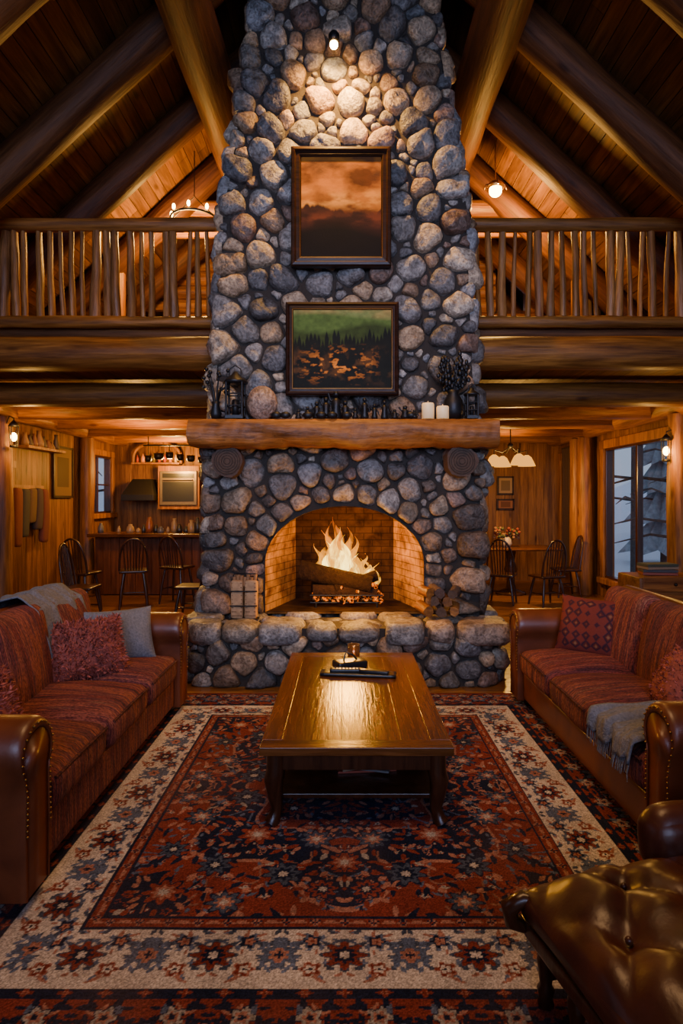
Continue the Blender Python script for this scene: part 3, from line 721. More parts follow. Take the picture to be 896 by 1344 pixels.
# ---------------------------------------------------------------- rug
RX=1.8; RY0,RY1=1.72,5.43
def rug():
    st=.005
    navy=np.array([.009,.013,.034]); rust=np.array([.165,.030,.019]); cream=np.array([.47,.41,.37]); pink=np.array([.30,.13,.095]); slate=np.array([.08,.10,.16]); dred=np.array([.07,.012,.010])
    r=np.random.RandomState(4)
    def ros(C,cx,cy,R,pet,cols,rot=0):
        h,w,_=C.shape; i0=max(0,int(cy-R*1.3));i1=min(h,int(cy+R*1.3)+1);j0=max(0,int(cx-R*1.3));j1=min(w,int(cx+R*1.3)+1)
        if i1<=i0 or j1<=j0: return
        yy,xx=np.mgrid[i0:i1,j0:j1]; dx=xx-cx;dy=yy-cy; d=np.hypot(dx,dy); th=np.arctan2(dy,dx)
        e=R*(.80+.2*np.cos(pet*(th-rot))); S=C[i0:i1,j0:j1]
        S[d<e*1.18]=cols[0]; S[d<e]=cols[1]; S[d<e*.62]=cols[2]; S[d<e*.3]=cols[3]
    def leaf(C,cx,cy,L,W,rot,c):
        h,w,_=C.shape; i0=max(0,int(cy-L));i1=min(h,int(cy+L)+1);j0=max(0,int(cx-L));j1=min(w,int(cx+L)+1)
        if i1<=i0 or j1<=j0: return
        yy,xx=np.mgrid[i0:i1,j0:j1]; dx=xx-cx;dy=yy-cy; a=dx*math.cos(rot)+dy*math.sin(rot); b=-dx*math.sin(rot)+dy*math.cos(rot)
        C[i0:i1,j0:j1][(abs(a)/L)**1.5+(abs(b)/W)**1.5<1]=c
    def vine(C,x0,y0,x1,y1,amp,c,per=3):
        for u in np.linspace(0,1,700):
            q=amp*math.sin(u*per*2*PI); dx,dy=x1-x0,y1-y0; L=math.hypot(dx,dy); x=x0+dx*u-dy/L*q; y=y0+dy*u+dx/L*q
            i=int(y);j=int(x)
            if 0<=i<C.shape[0]-1 and 0<=j<C.shape[1]-1: C[i:i+2,j:j+2]=c
    fw,fh=210,260
    Q=np.zeros((fh,fw,3)); yy,xx=np.mgrid[0:fh,0:fw]; Q[:]=rust
    d=np.hypot(xx/1.0,yy/1.25); th=np.arctan2(yy,xx+1e-6); md=208*(.88+.10*np.cos(8*th))
    Q[d<md]=navy; Q[(d<md)&(d>md*.97)]=pink
    Q[(d<md*.62)&(d>md*.50)]=rust; Q[(d<md*.62)&(d>md*.60)]=pink
    Q[d<36*(.85+.15*np.cos(6*th))]=rust; Q[d<24*(.85+.15*np.cos(8*th))]=navy
    dc=np.hypot(xx-fw,(yy-fh)/1.2); Q[dc<70*(.88+.12*np.cos(9*np.arctan2(yy-fh,xx-fw)))]=navy
    def scatter(n):
        for _ in range(n):
            x,y=r.uniform(0,fw),r.uniform(0,fh); base=Q[min(fh-1,int(y)),min(fw-1,int(x))]; isn=base[0]<.08
            k=r.rand()
            if k<.5:
                leaf(Q,x,y,r.uniform(4,12),r.uniform(1.6,3.6),r.uniform(0,PI),(rust*1.1 if isn else navy) if r.rand()<.7 else (pink if r.rand()<.7 else cream*.6))
            elif k<.75: ros(Q,x,y,r.uniform(2.5,6),5,[navy,pink if r.rand()<.4 else rust*1.2,navy if r.rand()<.5 else cream*.7,navy],r.rand()*3)
            else: leaf(Q,x,y,r.uniform(3,6),r.uniform(1.5,2.5),r.uniform(0,PI),slate)
    for k in range(7): vine(Q,r.uniform(0,fw),r.uniform(0,fh),r.uniform(0,fw),r.uniform(0,fh),16,pink*.7 if k%2 else slate,3)
    scatter(400)
    for (x,y,R) in [(60,60,17),(120,30,19),(30,130,18),(95,120,22),(165,80,18),(60,195,19),(130,180,17),(180,150,15),(20,220,15),(110,240,16),(0,90,15),(0,175,18),(0,25,20),(190,30,14),(170,225,20)]:
        isn=Q[min(fh-1,y),min(fw-1,x)][0]<.1
        ros(Q,x,y,R,8,[navy,rust*1.15 if isn else slate*.6,navy if R%2 else pink,cream*.75],r.rand())
        for a in np.arange(0,2*PI,PI/4): leaf(Q,x+R*1.55*math.cos(a),y+R*1.55*math.sin(a),6,3,a,pink if int(a*4)%2 else rust)
    def band(h,w,base,fn):
        T=np.zeros((h,w,3)); T[:]=base; fn(T); return T
    def wb(T):
        h,w,_=T.shape
        vine(T,0,h/2,w*2,h/2,h*.28,slate,1)
        for _ in range(56): leaf(T,r.uniform(0,w),r.uniform(3,h-3),r.uniform(3,6),r.uniform(1.2,2.4),r.uniform(0,PI),[slate,pink,slate*1.3,slate*.6][r.randint(4)])
        ros(T,0,h/2,h*.26,8,[slate*.6,rust,navy,cream]); ros(T,w,h/2,h*.22,7,[slate,slate,pink,navy])
        ros(T,w/2,h*.25,h*.12,5,[pink,rust,cream,navy]); ros(T,w/2,h*.75,h*.12,5,[slate,navy,pink,rust])
    def rb(T):
        h,w,_=T.shape
        for _ in range(64): leaf(T,r.uniform(0,w),r.uniform(2,h-2),r.uniform(3,8),r.uniform(1.5,3.2),r.uniform(0,PI),[navy,navy,pink,navy,slate][r.randint(5)])
        ros(T,0,h*.45,h*.28,8,[navy,pink,rust,navy]); ros(T,w,h*.5,h*.26,6,[navy,slate,pink,navy]); ros(T,w/2,h*.2,8,5,[navy,cream*.6,pink,navy]); ros(T,w/2,h*.8,9,5,[navy,cream*.6,pink,navy])
    W=band(64,50,cream,wb); Rb=band(72,46,rust,rb)
    def sb(T):
        h,w,_=T.shape; ros(T,0,h/2,h*.38,4,[navy,pink,navy,rust]); leaf(T,w*.8,h/2,4,2,0,pink)
    Sb=band(11,12,rust,sb); Nb=band(11,14,navy,lambda T:(ros(T,0,5,4.5,4,[rust,rust,pink,rust]),))
    nx=int(2*RX/st)+1; ny=int((RY1-RY0)/st)+1
    X,Y=np.meshgrid(np.linspace(-RX,RX,nx),np.linspace(RY0,RY1,ny))
    dx=RX-abs(X); dn=Y-RY0; df=(RY1-Y)*1.35; dy=np.minimum(dn,df); dd=np.minimum(dx,dy); s=np.where(dx<dy,Y-3.6,X)
    C=np.zeros((ny,nx,3)); C[:]=navy
    def samp(T,s,w0,w1,mask):
        h,w,_=T.shape; k=abs((s/st)%(2*w)-w); j=np.clip(w-k,0,w-1).astype(int); i=np.clip((dd-w0)/(w1-w0)*h,0,h-1).astype(int)
        m=(dd>=w0)&(dd<w1); C[m]=T[i[m],j[m]]
    bands=[(0,.02,None,dred),(.02,.39,Rb,None),(.39,.40,None,navy),(.40,.44,Nb,None),(.44,.455,None,cream),(.455,.735,W,None),(.735,.745,None,navy),(.745,.80,Sb,None),(.80,.815,None,navy)]
    for a,b,T,c in bands:
        if T is None: C[(dd>=a)&(dd<b)]=c
        else: samp(T,s,a,b,None)
    m=dd>=.815; yc=(RY0+.815+RY1-.815/1.35)/2
    i=np.clip(abs(Y-yc)/st*(fh/( (RY1-RY0-.815-.604)/2/st)),0,fh-1).astype(int); j=np.clip(abs(X)/st*(fw/((RX-.815)/st)),0,fw-1).astype(int)
    C[m]=Q[i[m],j[m]]
    C*=(.65+.7*r.rand(ny,nx,1))
    wear=fbm((X+2)/4,Y/6,10,33,4); C=lerp(C,np.array([.12,.075,.065]),np.clip(wear-.42,0,1)*.6)
    Z=.014+.0015*np.sin(X*9)*np.sin(Y*7)
    V=np.stack([X,Y,Z],-1).reshape(-1,3)
    me=bpy.data.meshes.new('persian_rug'); nv=len(V)
    I=np.arange(nv).reshape(ny,nx); q=np.stack([I[:-1,:-1],I[:-1,1:],I[1:,1:],I[1:,:-1]],-1).reshape(-1,4)
    me.vertices.add(nv); me.vertices.foreach_set('co',V.ravel()); me.loops.add(q.size); me.loops.foreach_set('vertex_index',q.ravel().astype(np.int32))
    me.polygons.add(len(q)); me.polygons.foreach_set('loop_start',np.arange(0,q.size,4,dtype=np.int32)); me.update(calc_edges=True)
    ca=me.color_attributes.new('Col','FLOAT_COLOR','POINT'); cc=np.ones((nv,4)); cc[:,:3]=C.reshape(-1,3); ca.data.foreach_set('color',cc.ravel())
    me.materials.append(RUGM); g=grp('persian_rug'); o=bpy.data.objects.new('rug_pile',me); bpy.context.collection.objects.link(o); o.parent=g
    mb=MB(); mb.box((-RX-.004,RY0-.004,.001),(RX+.004,RY1+.004,.011),(.2,.04,.03)); mb.obj('rug_backing',RUGM,g)
rug()
# ---------------------------------------------------------------- coffee table
g=grp('coffee_table'); tx0,tx1,ty0,ty1=-.447,.574,3.19,5.16; tz=.43+.014
mb=MB(); b=.11
mb.box((tx0,ty0+b,tz-.045),(tx0+b,ty1-b,tz)); mb.box((tx1-b,ty0+b,tz-.045),(tx1,ty1-b,tz))
n=5; w=(tx1-tx0-2*b)/n
for i in range(n):
    k=rng.uniform(.8,1.15); mb.box((tx0+b+w*i+.0005,ty0+b,tz-.044),(tx0+b+w*(i+1)-.0005,ty1-b,tz-.002),(k,k*.97,k*.93))
mb.obj('top_boards',TBL,g,bevel=.0015)
mb=MB(); mb.box((tx0,ty0,tz-.045),(tx1,ty0+b,tz),(.95,.95,.95)); mb.box((tx0,ty1-b,tz-.045),(tx1,ty1,tz))
mb.obj('breadboard_ends',TBLX,g,bevel=.004)
mb=MB(); i=.05
mb.box((tx0+i,ty0+i,tz-.14),(tx1-i,ty0+i+.03,tz-.045)); mb.box((tx0+i,ty1-i-.03,tz-.14),(tx1-i,ty1-i,tz-.045))
mb.box((tx0+i,ty0+i,tz-.14),(tx0+i+.03,ty1-i,tz-.045)); mb.box((tx1-i-.03,ty0+i,tz-.14),(tx1-i,ty1-i,tz-.045))
mb.box((tx0+.07,ty0+.09,.135),(tx1-.07,ty1-.09,.16))
mb.obj('apron_and_shelf',DARKW,g,bevel=.004)
mb=MB()
for x,sx in ((tx0+.08,-1),(tx1-.08,1)):
    for y,sy in ((ty0+.08,-1),(ty1-.08,1)):
        P=[(x,y,tz-.05),(x,y,tz-.15),(x+sx*.012,y+sy*.01,tz-.20),(x+sx*.005,y,.16),(x-sx*.005,y,.09),(x+sx*.01,y+sy*.01,.045),(x+sx*.025,y+sy*.02,.018)]
        mb.tube(P,[.05,.051,.052,.042,.032,.034,.042],12,sq=(1,1))
mb.obj('cabriole_legs',DARKW,g)
g=grp('magazine_stack',(.12,3.65,.162))
mb=MB()
for i in range(4):
    mb.box((-.17,-.12,.012*i),(.17,.12,.012*i+.011),[(.5,.1,.06),(.3,.3,.35),(.5,.4,.3),(.08,.08,.1)][i],M=TR((0,0,0),rz=rng.uniform(-.3,.3)))
mb.obj('magazines',plain('paper_cover',(.5,.45,.4),.4),g)
g=grp('remote_control_tray',(.10,4.50,tz),-.12)
mb=MB(); mb.rbox((0,0,.012),(.28,.06,.012),.01,6); mb.obj('tray',BLACKP,g)
mb=MB(); mb.rbox((-.08,.01,.035),(.13,.028,.014),.01,6,M=TR(rz=.1)); mb.rbox((.12,.0,.035),(.11,.025,.014),.01,6,M=TR(rz=-.15))
for a in range(8):
    mb.ball((-.17+a*.025,.0,.05),.006,(8,8,8),n=6)
mb.obj('remotes',BLACKP,g)
mb=MB(); mb.rbox((0,0,.03),(.12,.075,.03),.012,6); mb.tube([(-.05,0,.06),(-.03,.01,.12),(.02,0,.10),(.06,0,.06)],.008,6); mb.obj('black_game_box',BLACKP,None,loc=(.04,4.70,tz),rot=(0,0,.4))
g=grp('candle_glass',(PX(464,866,4.95)[0],4.95,tz))
mb=MB(); mb.lathe([(.040,0),(.048,.01),(.05,.12),(.046,.12),(.043,.02),(.01,.018)],18); mb.obj('glass_cup',AMB,g)
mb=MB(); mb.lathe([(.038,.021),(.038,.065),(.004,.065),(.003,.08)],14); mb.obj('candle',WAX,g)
# ---------------------------------------------------------------- sofas
def arm(mb,X,side,mi=0,y0=-.5,y1=.46):
    prof=[(-.10,.06),(-.105,.3),(-.10,.55)]
    for a in np.linspace(215,-35,17): prof.append((.01+.14*math.cos(math.radians(a)),.665+.135*math.sin(math.radians(a))))
    prof+=[(.105,.5),(.11,.3),(.105,.06)]
    c=np.array([0,.42]); k=len(prof); V=[];Fc=[]
    for y,s in ((y0-.012,.86),(y0-.02,.90),(y0-.012,.965),(y0+.01,.995),(y0+.04,1.0),((y0+y1)/2,1.01),(y1-.03,1.0),(y1,.95)):
        for a,b in prof:
            q=c+(np.array([a,b])-c)*s
            if b<.07: q[1]=.06
            V.append((X+side*q[0],y,q[1]))
    m=8
    for i in range(m-1):
        for j in range(k-1):
            Fc.append((i*k+j,i*k+j+1,(i+1)*k+j+1,(i+1)*k+j))
    Fc+=[tuple(range(k)),tuple(range((m-1)*k+k-1,(m-1)*k-1,-1))]
    mb.add(V,Fc,(1,1,1),True,mi)
    N=[]
    for a,b in prof[1:-1]:
        q=c+(np.array([a,b])-c)*.93; N.append((X+side*q[0],y0-.02,q[1]))
    return N
def sofa(loc,rz,W,name='leather_sofa'):
    g=grp(name,loc,rz); w=W/2
    mb=MB()
    nails=arm(mb,w-.13,1)+arm(mb,-(w-.13),-1)
    mb.obj('rolled_arms',LEATHER,g)
    mb=MB()
    mb.rbox((0,0,.19),(w-.22,.46,.13),.03,10,wr=.003)
    mb.rbox((0,.40,.52),(w-.2,.09,.44),.07,10)
    mb.tube([(-(w-.22),.40,.93),(w-.22,.40,.93)],.085,16)
    mb.obj('base_and_back',LEATHER,g)
    mb=MB()
    n=3; cw=(W-.50)/n
    for i in range(n):
        cx=-(W-.50)/2+cw*(i+.5)
        k=rng.uniform(.85,1.15)
        mb.rbox((cx,-.11,.39),(cw/2-.008,.405,.10),.07,14,puff=.055,col=(k,k,k),wr=.007)
        M=TR((cx,.235,.71),rx=-.20)
        mb.rbox((0,0,0),(cw/2-.010,.10,.32),.09,14,puffy=.05,col=(k,k,k),M=M,wr=.008)
        mb.tube([(cx-cw/2+.05,-.508,.455),(cx,-.516,.468),(cx+cw/2-.05,-.508,.455)],.008,6,(.5,.5,.5))
    mb.obj('striped_cushions',FABRIC,g)
    mb=MB()
    mb.rbox((0,-.455,.185),(w-.235,.018,.105),.012,8); mb.obj('front_panel',FABRIC if rz>0 else LEATHER,g)
    mb=MB()
    N=[]
    for p,q in zip(nails[:-1],nails[1:]):
        d=math.dist(p,q)
        if d>.3: continue
        m=max(1,int(d/.022))
        for k in range(m): N.append(tuple(a+(b_-a)*k/m for a,b_ in zip(p,q)))
    for p in N: mb.ball(p,.0055,(.5,.45,.4),n=6)
    mb.obj('nailhead_trim',BRASS,g)
    mb=MB()
    for sx in (-1,1):
        for sy in (-.4,.4): mb.lathe([(.03,0),(.045,.02),(.04,.06),(.03,.07)],12,c=(sx*(w-.15),sy,.0))
    mb.obj('bun_feet',DARKW,g)
    return g
sofa((-1.83,3.80,.016),PI/2,2.62)
sofa((1.95,3.98,.016),-PI/2,2.62)
def pillow(name,M,w,h,T,mat,fur=0,furmat=None,furlen=.03):
    g=grp(name); n=22; V=[];Fc=[]
    for side in (1,-1):
        for j in range(n+1):
            for i in range(n+1):
                a=-1+2*i/n;b=-1+2*j/n
                e=max(0,(1-abs(a)**2.4))**.55*max(0,(1-abs(b)**2.4))**.55
                pin=1-.07*(1-a*a)*b*b; pin2=1-.07*(1-b*b)*a*a
                V.append((a*w/2*pin2,side*T*e*(1+.08*math.sin(5*a+3*b)),b*h/2*pin))
    q=(n+1)**2
    for s in (0,1):
        for j in range(n):
            for i in range(n):
                f=(s*q+j*(n+1)+i,s*q+j*(n+1)+i+1,s*q+(j+1)*(n+1)+i+1,s*q+(j+1)*(n+1)+i); Fc.append(f if s==1 else f[::-1])
    mb=MB(); mb.add(V,Fc)
    mb.obj('pillow_cover',mat,g)
    if fur:
        mb=MB(); A=np.array(V)
        for k in range(fur):
            f=Fc[rng.randint(len(Fc))]; u,v=rng.rand(2); p=A[f[0]]*(1-u)*(1-v)+A[f[1]]*u*(1-v)+A[f[2]]*u*v+A[f[3]]*(1-u)*v
            nn=np.cross(A[f[1]]-A[f[0]],A[f[3]]-A[f[0]]); L=np.linalg.norm(nn)
            if L<1e-9: continue
            nn/=L; d=nn+rng.uniform(-.8,.8,3); d/=np.linalg.norm(d); s=np.cross(d,rng.uniform(-1,1,3)); s/=np.linalg.norm(s)+1e-9
            l=furlen*rng.uniform(.5,1.2); wv=.0035
            k_=rng.uniform(.4,2.0); mb.add([tuple(p-s*wv),tuple(p+s*wv),tuple(p+d*l*.6+s*wv*.8+rng.uniform(-.004,.004,3)),tuple(p+d*l+rng.uniform(-.01,.01,3))],[(0,1,2),(0,2,3)],(k_,k_,k_*.95),False)
        mb.obj('shag_strands',furmat,g)
    g.matrix_world=M
    return g
pillow('shaggy_throw_pillow',TR((-1.80,4.24,.70),rx=-.45,rz=PI/2-.85),.54,.43,.10,FURM,4400,FURM,.035)
pillow('shaggy_throw_pillow',TR((-1.83,3.0,.68),rx=-.5,rz=PI/2-.5),.46,.42,.10,FURM,3400,FURM,.035)
pillow('grey_throw_pillow',TR((-1.72,4.66,.70),rx=-.4,rz=PI/2-1.0),.52,.42,.09,GREYF)
pillow('kilim_throw_pillow',TR((1.95,4.83,.73),rx=-.35,rz=-PI/2+.8),.54,.48,.10,KILIM)
pillow('patterned_throw_pillow',TR((1.96,3.58,.67),rx=-.45,rz=-PI/2-.1),.42,.38,.09,FURM,1500,FURM,.015)
def cloth(name,path,w0,w1,axis,mat,fringe=True,amp=.012,col=(1,1,1),loc=(0,0,0)):
    g=grp(name,loc); P=[Vector((a,0,b)) for a,b in path]
    L=[0]
    for a,b in zip(P[:-1],P[1:]): L.append(L[-1]+(b-a).length)
    n=46;m=40;V=[]
    for i in range(n+1):
        s=L[-1]*i/n; k=max(j for j in range(len(L)) if L[j]<=s+1e-9); k=min(k,len(P)-2); u=(s-L[k])/(L[k+1]-L[k]); p=P[k].lerp(P[k+1],u)
        for j in range(m+1):
            v=j/m; y=w0+(w1-w0)*v+.03*math.sin(s*6+1)
            e=amp*(math.sin(v*17+s*3)+.6*math.sin(v*31-s*5)+.7*math.sin(s*14+v*4))
            V.append((p.x+e*.5,y,p.z+abs(e)+.012))
    Fc=[(i*(m+1)+j,i*(m+1)+j+1,(i+1)*(m+1)+j+1,(i+1)*(m+1)+j) for i in range(n) for j in range(m)]
    mb=MB(); mb.add(V,Fc,col); o=mb.obj('knit_cloth',mat,g); md=o.modifiers.new('s','SOLIDIFY'); md.thickness=.012
    if fringe:
        mb=MB()
        for row in (0,n):
            for j in range(m+1):
                p=Vector(V[row*(m+1)+j])
                dirn=(Vector(V[row*(m+1)+j])-Vector(V[(row+(1 if row==0 else -1))*(m+1)+j])).normalized()
                mb.tube([p,p+dirn*.03+Vector((0,rng.uniform(-.01,.01),-.004)),p+dirn*.06+Vector((0,rng.uniform(-.015,.015),-.015))],[.004,.0035,.002],4)
        mb.obj('fringe',mat,g)
    return g
cloth('grey_throw_blanket',[(-2.36,.70),(-2.37,.98),(-2.30,1.05),(-2.15,1.07),(-2.02,.98),(-1.97,.78),(-1.95,.62)],4.02,4.68,0,GREYF)
cloth('grey_throw_blanket',[(1.40,.42),(1.42,.51),(1.52,.545),(1.75,.57),(1.93,.565),(2.0,.63),(2.05,.82)],2.98,3.44,0,GREYF,amp=.018)
# ---------------------------------------------------------------- near leather armchair
g=grp('leather_armchair',(1.12,1.84,.014),.22)
mb=MB(); n=60; hx,hy_=.45,.40; V=[];Fc=[]
def tuft(a,b):
    q=0
    for i in range(-3,4):
        for j in range(-2,3):
            cx=(i+(.5 if j%2 else 0))*.30; cy=j*.22
            q+=math.exp(-((math.hypot(a-cx,b-cy))/.05)**2)*.04
    return q
for j in range(n+1):
    for i in range(n+1):
        a=-1+2*i/n;b=-1+2*j/n; x=a*hx;y=b*hy_
        e=max(0,1-abs(a)**4)**.5*max(0,1-abs(b)**4)**.5
        cr=.035*(abs(math.sin((x/.30+y/.44)*PI))**.7*abs(math.sin((x/.30-y/.44)*PI))**.7)+.003*math.sin(x*38+y*21)+.003*math.sin(x*17-y*44)
        V.append((x*(1-.03*b*b),y*(1-.03*a*a),.355+(.10+.035*(1-a*a)*(1-b*b)+cr-tuft(x,y))*e))
Fc=[(j*(n+1)+i,j*(n+1)+i+1,(j+1)*(n+1)+i+1,(j+1)*(n+1)+i) for j in range(n) for i in range(n)]
mb.add(V,Fc)
for i in range(-3,4):
    for j in range(-2,3):
        cx=(i+(.5 if j%2 else 0))*.30; cy=j*.22
        if abs(cx)<hx-.06 and abs(cy)<hy_-.06: mb.ball((cx,cy,.448),.012,n=8)
mb.rbox((0,0,.335),(hx,hy_,.05),.045,12,wr=.005)
mb.rbox((.27,.40,.45),(.20,.09,.12),.085,12,puff=.03,wr=.008)
mb.rbox((.45,0,.60),(.09,.44,.32),.08,12,wr=.004)
mb.rbox((.27,-.42,.45),(.20,.09,.12),.085,12,puff=.03,wr=.008)
mb.obj('tufted_upholstery',LEATHER2,g,sub=0)
mb=MB(); mb.rbox((0,0,.265),(hx-.01,hy_-.01,.03),.012,6)
for sy in (-1,1):
    mb.tube([(-.36,sy*.34,.34),(-.44,sy*.36,.36),(-.485,sy*.37,.33),(-.475,sy*.37,.28),(-.43,sy*.36,.26)],[.022,.028,.032,.028,.02],10)
    for x in (-.37,.37):
        mb.lathe([(.022,0),(.028,.01),(.022,.03),(.030,.06),(.020,.075),(.026,.12),(.030,.16),(.020,.185),(.032,.20),(.032,.25)],14,c=(x,sy*.33,0.003))
mb.lathe([(.022,0),(.028,.01),(.022,.03),(.030,.06),(.020,.075),(.026,.12),(.030,.16),(.020,.185),(.032,.20),(.032,.25)],14,c=(-.37,.15,0.003))
for sy in (-1,1): mb.tube([(-.37,sy*.33,.10),(.37,sy*.33,.10)],.012,8)
mb.obj('turned_wood_frame',DARKW,g)
# ---------------------------------------------------------------- chairs, dining, kitchen
def windsor(loc,rz,sh=.46,th=1.0,name='windsor_chair'):
    g=grp(name,loc,rz); mb=MB()
    mb.rbox((0,0,sh-.02),(.22,.21,.022),.02,8,puff=-.008)
    for a in (-1,1):
        for b in (-1,1):
            mb.tube([(a*.14,b*.13,sh-.03),(a*.18,b*.17,sh*.5),(a*.21,b*.20,0)],[.018,.024,.015],8)
        mb.tube([(a*.18,-.17,sh*.4),(a*.18,.17,sh*.4)],.011,6)
    mb.tube([(-.18,0,sh*.4),(.18,0,sh*.4)],.011,6)
    P=[]
    for i in range(17):
        u=PI*i/16; P.append((.21*math.cos(u),.17+.10*math.sin(u)**.7,sh+(th-sh)*math.sin(u)**.65))
    mb.tube(P,.017,8)
    for i in range(-3,4):
        x=i*.05; top=sh+(th-sh)*(max(.01,1-(x/.21)**2))**.33; mb.tube([(x*.8,.17,sh),(x,.26,top-.01)],.009,6)
    mb.obj('chair_frame',DARKW,g)
for (x,y,rz) in ((3.3,9.95,PI+.3),(2.62,10.15,PI-.4),(3.95,10.9,PI/2*-1),(2.05,11.4,PI/2)): windsor((x,y,0),rz,.5,1.08,'dining_chair')
for (x,y,rz,s,t_) in ((-4.05,9.4,PI-.2,.62,1.14),(-3.35,9.7,PI+.3,.62,1.12),(-2.2,8.8,-PI/2,.5,1.2),(-2.8,10.2,PI-.3,.62,1.12),(-3.75,8.7,PI/2,.5,1.1)): windsor((x,y,0),rz,s,t_,'bar_chair')
g=grp('dining_table',(3.05,11.2,0))
mb=MB(); mb.rbox((0,0,.84),(.8,.5,.025),.02,6)
mb.lathe([(.28,0),(.27,.04),(.08,.10),(.07,.3),(.12,.45),(.07,.6),(.10,.8),(.2,.815)],18); mb.obj('pedestal_table',TBLX,g)
g=grp('flower_centerpiece',(2.95,11.1,.865))
mb=MB(); mb.lathe([(.06,0),(.10,.06),(.08,.14),(.05,.18)],14); mb.obj('bowl',CERAM,g)
mb=MB()
for i in range(60): mb.ball((rng.uniform(-.2,.2),rng.uniform(-.15,.15),.2+rng.uniform(-.04,.14)),.03,[(.25,.04,.02),(.08,.09,.03),(.28,.13,.06)][rng.randint(3)],n=6)
mb.obj('blossoms',plain('blossom',(1,1,1),.8),g)
g=grp('pendant_chandelier',(2.83,10.4,2.35))
mb=MB(); mb.tube([(0,0,.30),(0,0,.85)],.01,6); mb.ball((0,0,.3),.05)
for i in range(4):
    a=i*PI/2+.2; x,y=.30*math.cos(a),.30*math.sin(a)
    mb.tube([(0,0,.28),(x*.5,y*.5,.18),(x,y,.22),(x,y,.10)],.009,6)
mb.obj('arms',IRON,g)
mb=MB()
for i in range(4):
    a=i*PI/2+.2; x,y=.30*math.cos(a),.30*math.sin(a)
    mb.lathe([(.03,.14),(.08,.10),(.12,.02),(.15,-.05),(.145,-.05),(.07,.06)],14,c=(x,y,0))
mb.obj('glass_shades',BULB2,g)
def lantern(name,loc,glow=BULB):
    g=grp(name,loc); mb=MB()
    mb.lathe([(.075,.16),(.05,.2),(.015,.24)],8); mb.lathe([(.05,-.12),(.055,-.10),(.05,-.09)],8)
    for a in range(4): mb.tube([(.05*math.cos(a*PI/2),.05*math.sin(a*PI/2),-.1),(.065*math.cos(a*PI/2),.065*math.sin(a*PI/2),.16)],.006,5)
    mb.tube([(0,0,.24),(0,0,.27),(-.06*(1 if loc[0]<0 else -1),.0,.3),(-.10*(1 if loc[0]<0 else -1),0,.2)],.008,6)
    mb.obj('cage',IRON,g); mb=MB(); mb.ball((0,0,.02),.04,sc=(1,1,1.5)); mb.obj('bulb',glow,g)
    return g
lantern('lantern_sconce',(-4.42,8.15,2.55))
lantern('lantern_sconce',(4.22,8.0,2.35))
g=grp('loft_pendant_lamp',PX(650,247,8.0)); mb=MB(); mb.tube([(0,0,.1),(0,0,.75)],.008,6); mb.lathe([(.12,.0),(.10,.05),(.03,.1)],14)
for i in range(4): mb.tube([(0,0,.08),(.12*math.cos(i*1.57),.12*math.sin(i*1.57),.05),(.15*math.cos(i*1.57),.15*math.sin(i*1.57),-.02)],.008,5)
mb.obj('fixture',BRASS,g); mb=MB(); mb.ball((0,0,-.03),.085,n=14); mb.obj('globe',BULB,g)
g=grp('loft_candle_chandelier',PX(255,288,8.0)); mb=MB()
mb.tube([(.3*math.cos(a),.3*math.sin(a),0) for a in np.linspace(0,2*PI,25)],.014,6,caps=False)
mb.tube([(-.3,0,0),(0,0,.3),(.3,0,0)],.008,5); mb.tube([(0,0,.3),(0,0,.9)],.006,5); mb.obj('ring',IRON,g)
mb=MB()
for i in range(8): mb.ball((.3*math.cos(i*PI/4),.3*math.sin(i*PI/4),.07),.022,sc=(1,1,1.8),n=8)
mb.obj('candle_bulbs',BULB,g)
g=grp('ceiling_downlight',PX(193,546,9.3)); g.location.z=3.17
mb=MB(); mb.lathe([(.06,0),(.06,.03)],14); mb.obj('lens',BULB,g); mb=MB(); mb.lathe([(.09,.005),(.085,.03)],16); mb.obj('trim_ring',IRON,g)
g=grp('kitchen_bar_counter')
mb=MB(); mb.box((-4.55,10.75,1.06),(-1.7,11.5,1.12)); mb.obj('counter_top',TBLX,g,bevel=.01)
mb=MB(); x=-4.5
while x<-1.8: mb.box((x,11.0,.02),(x+.14,11.03,1.06),(rng.uniform(2.2,3.2),)*3); x+=.146
mb.box((-4.5,11.03,.0),(-1.8,11.4,1.06),(.6,.6,.6)); mb.obj('panel_front',DARKW,g)
g=grp('kitchen_cabinets')
mb=MB(); mb.box((-4.85,12.45,0),(-1.6,12.98,.92),(.8,.8,.8)); mb.box((-4.85,12.4,.92),(-1.6,12.98,.97),(.5,.5,.5))
for x in np.arange(-2.9,-1.7,.42): mb.box((x,12.6,1.5),(x+.40,12.98,2.6)); mb.box((x+.05,12.585,1.56),(x+.35,12.6,2.54),(1.15,1.1,1))
for x in np.arange(-4.8,-1.8,.45): mb.box((x+.02,12.43,.1),(x+.42,12.45,.85),(1.1,1.05,1))
mb.obj('cabinet_boxes',PLKZ,g,bevel=.006)
g=grp('built_in_oven',(-3.41,12.55,1.97))
mb=MB(); mb.box((-.43,-.02,-.45),(.43,.42,.45),(.9,.8,.7)); mb.obj('wood_surround',PLKZ,g,bevel=.01)
mb=MB(); mb.box((-.38,-.05,-.36),(.38,.0,.34),(1,1,1)); mb.obj('oven_face',STEEL,g,bevel=.008)
mb=MB(); mb.box((-.32,-.06,-.28),(.32,-.04,.12)); mb.box((-.32,-.06,.2),(.32,-.045,.29)); mb.obj('oven_glass',BLACKP,g)
mb=MB(); mb.tube([(-.3,-.09,.16),(.3,-.09,.16)],.012,8); mb.obj('handle',STEEL,g)
g=grp('range_hood',(-4.2,12.6,1.90))
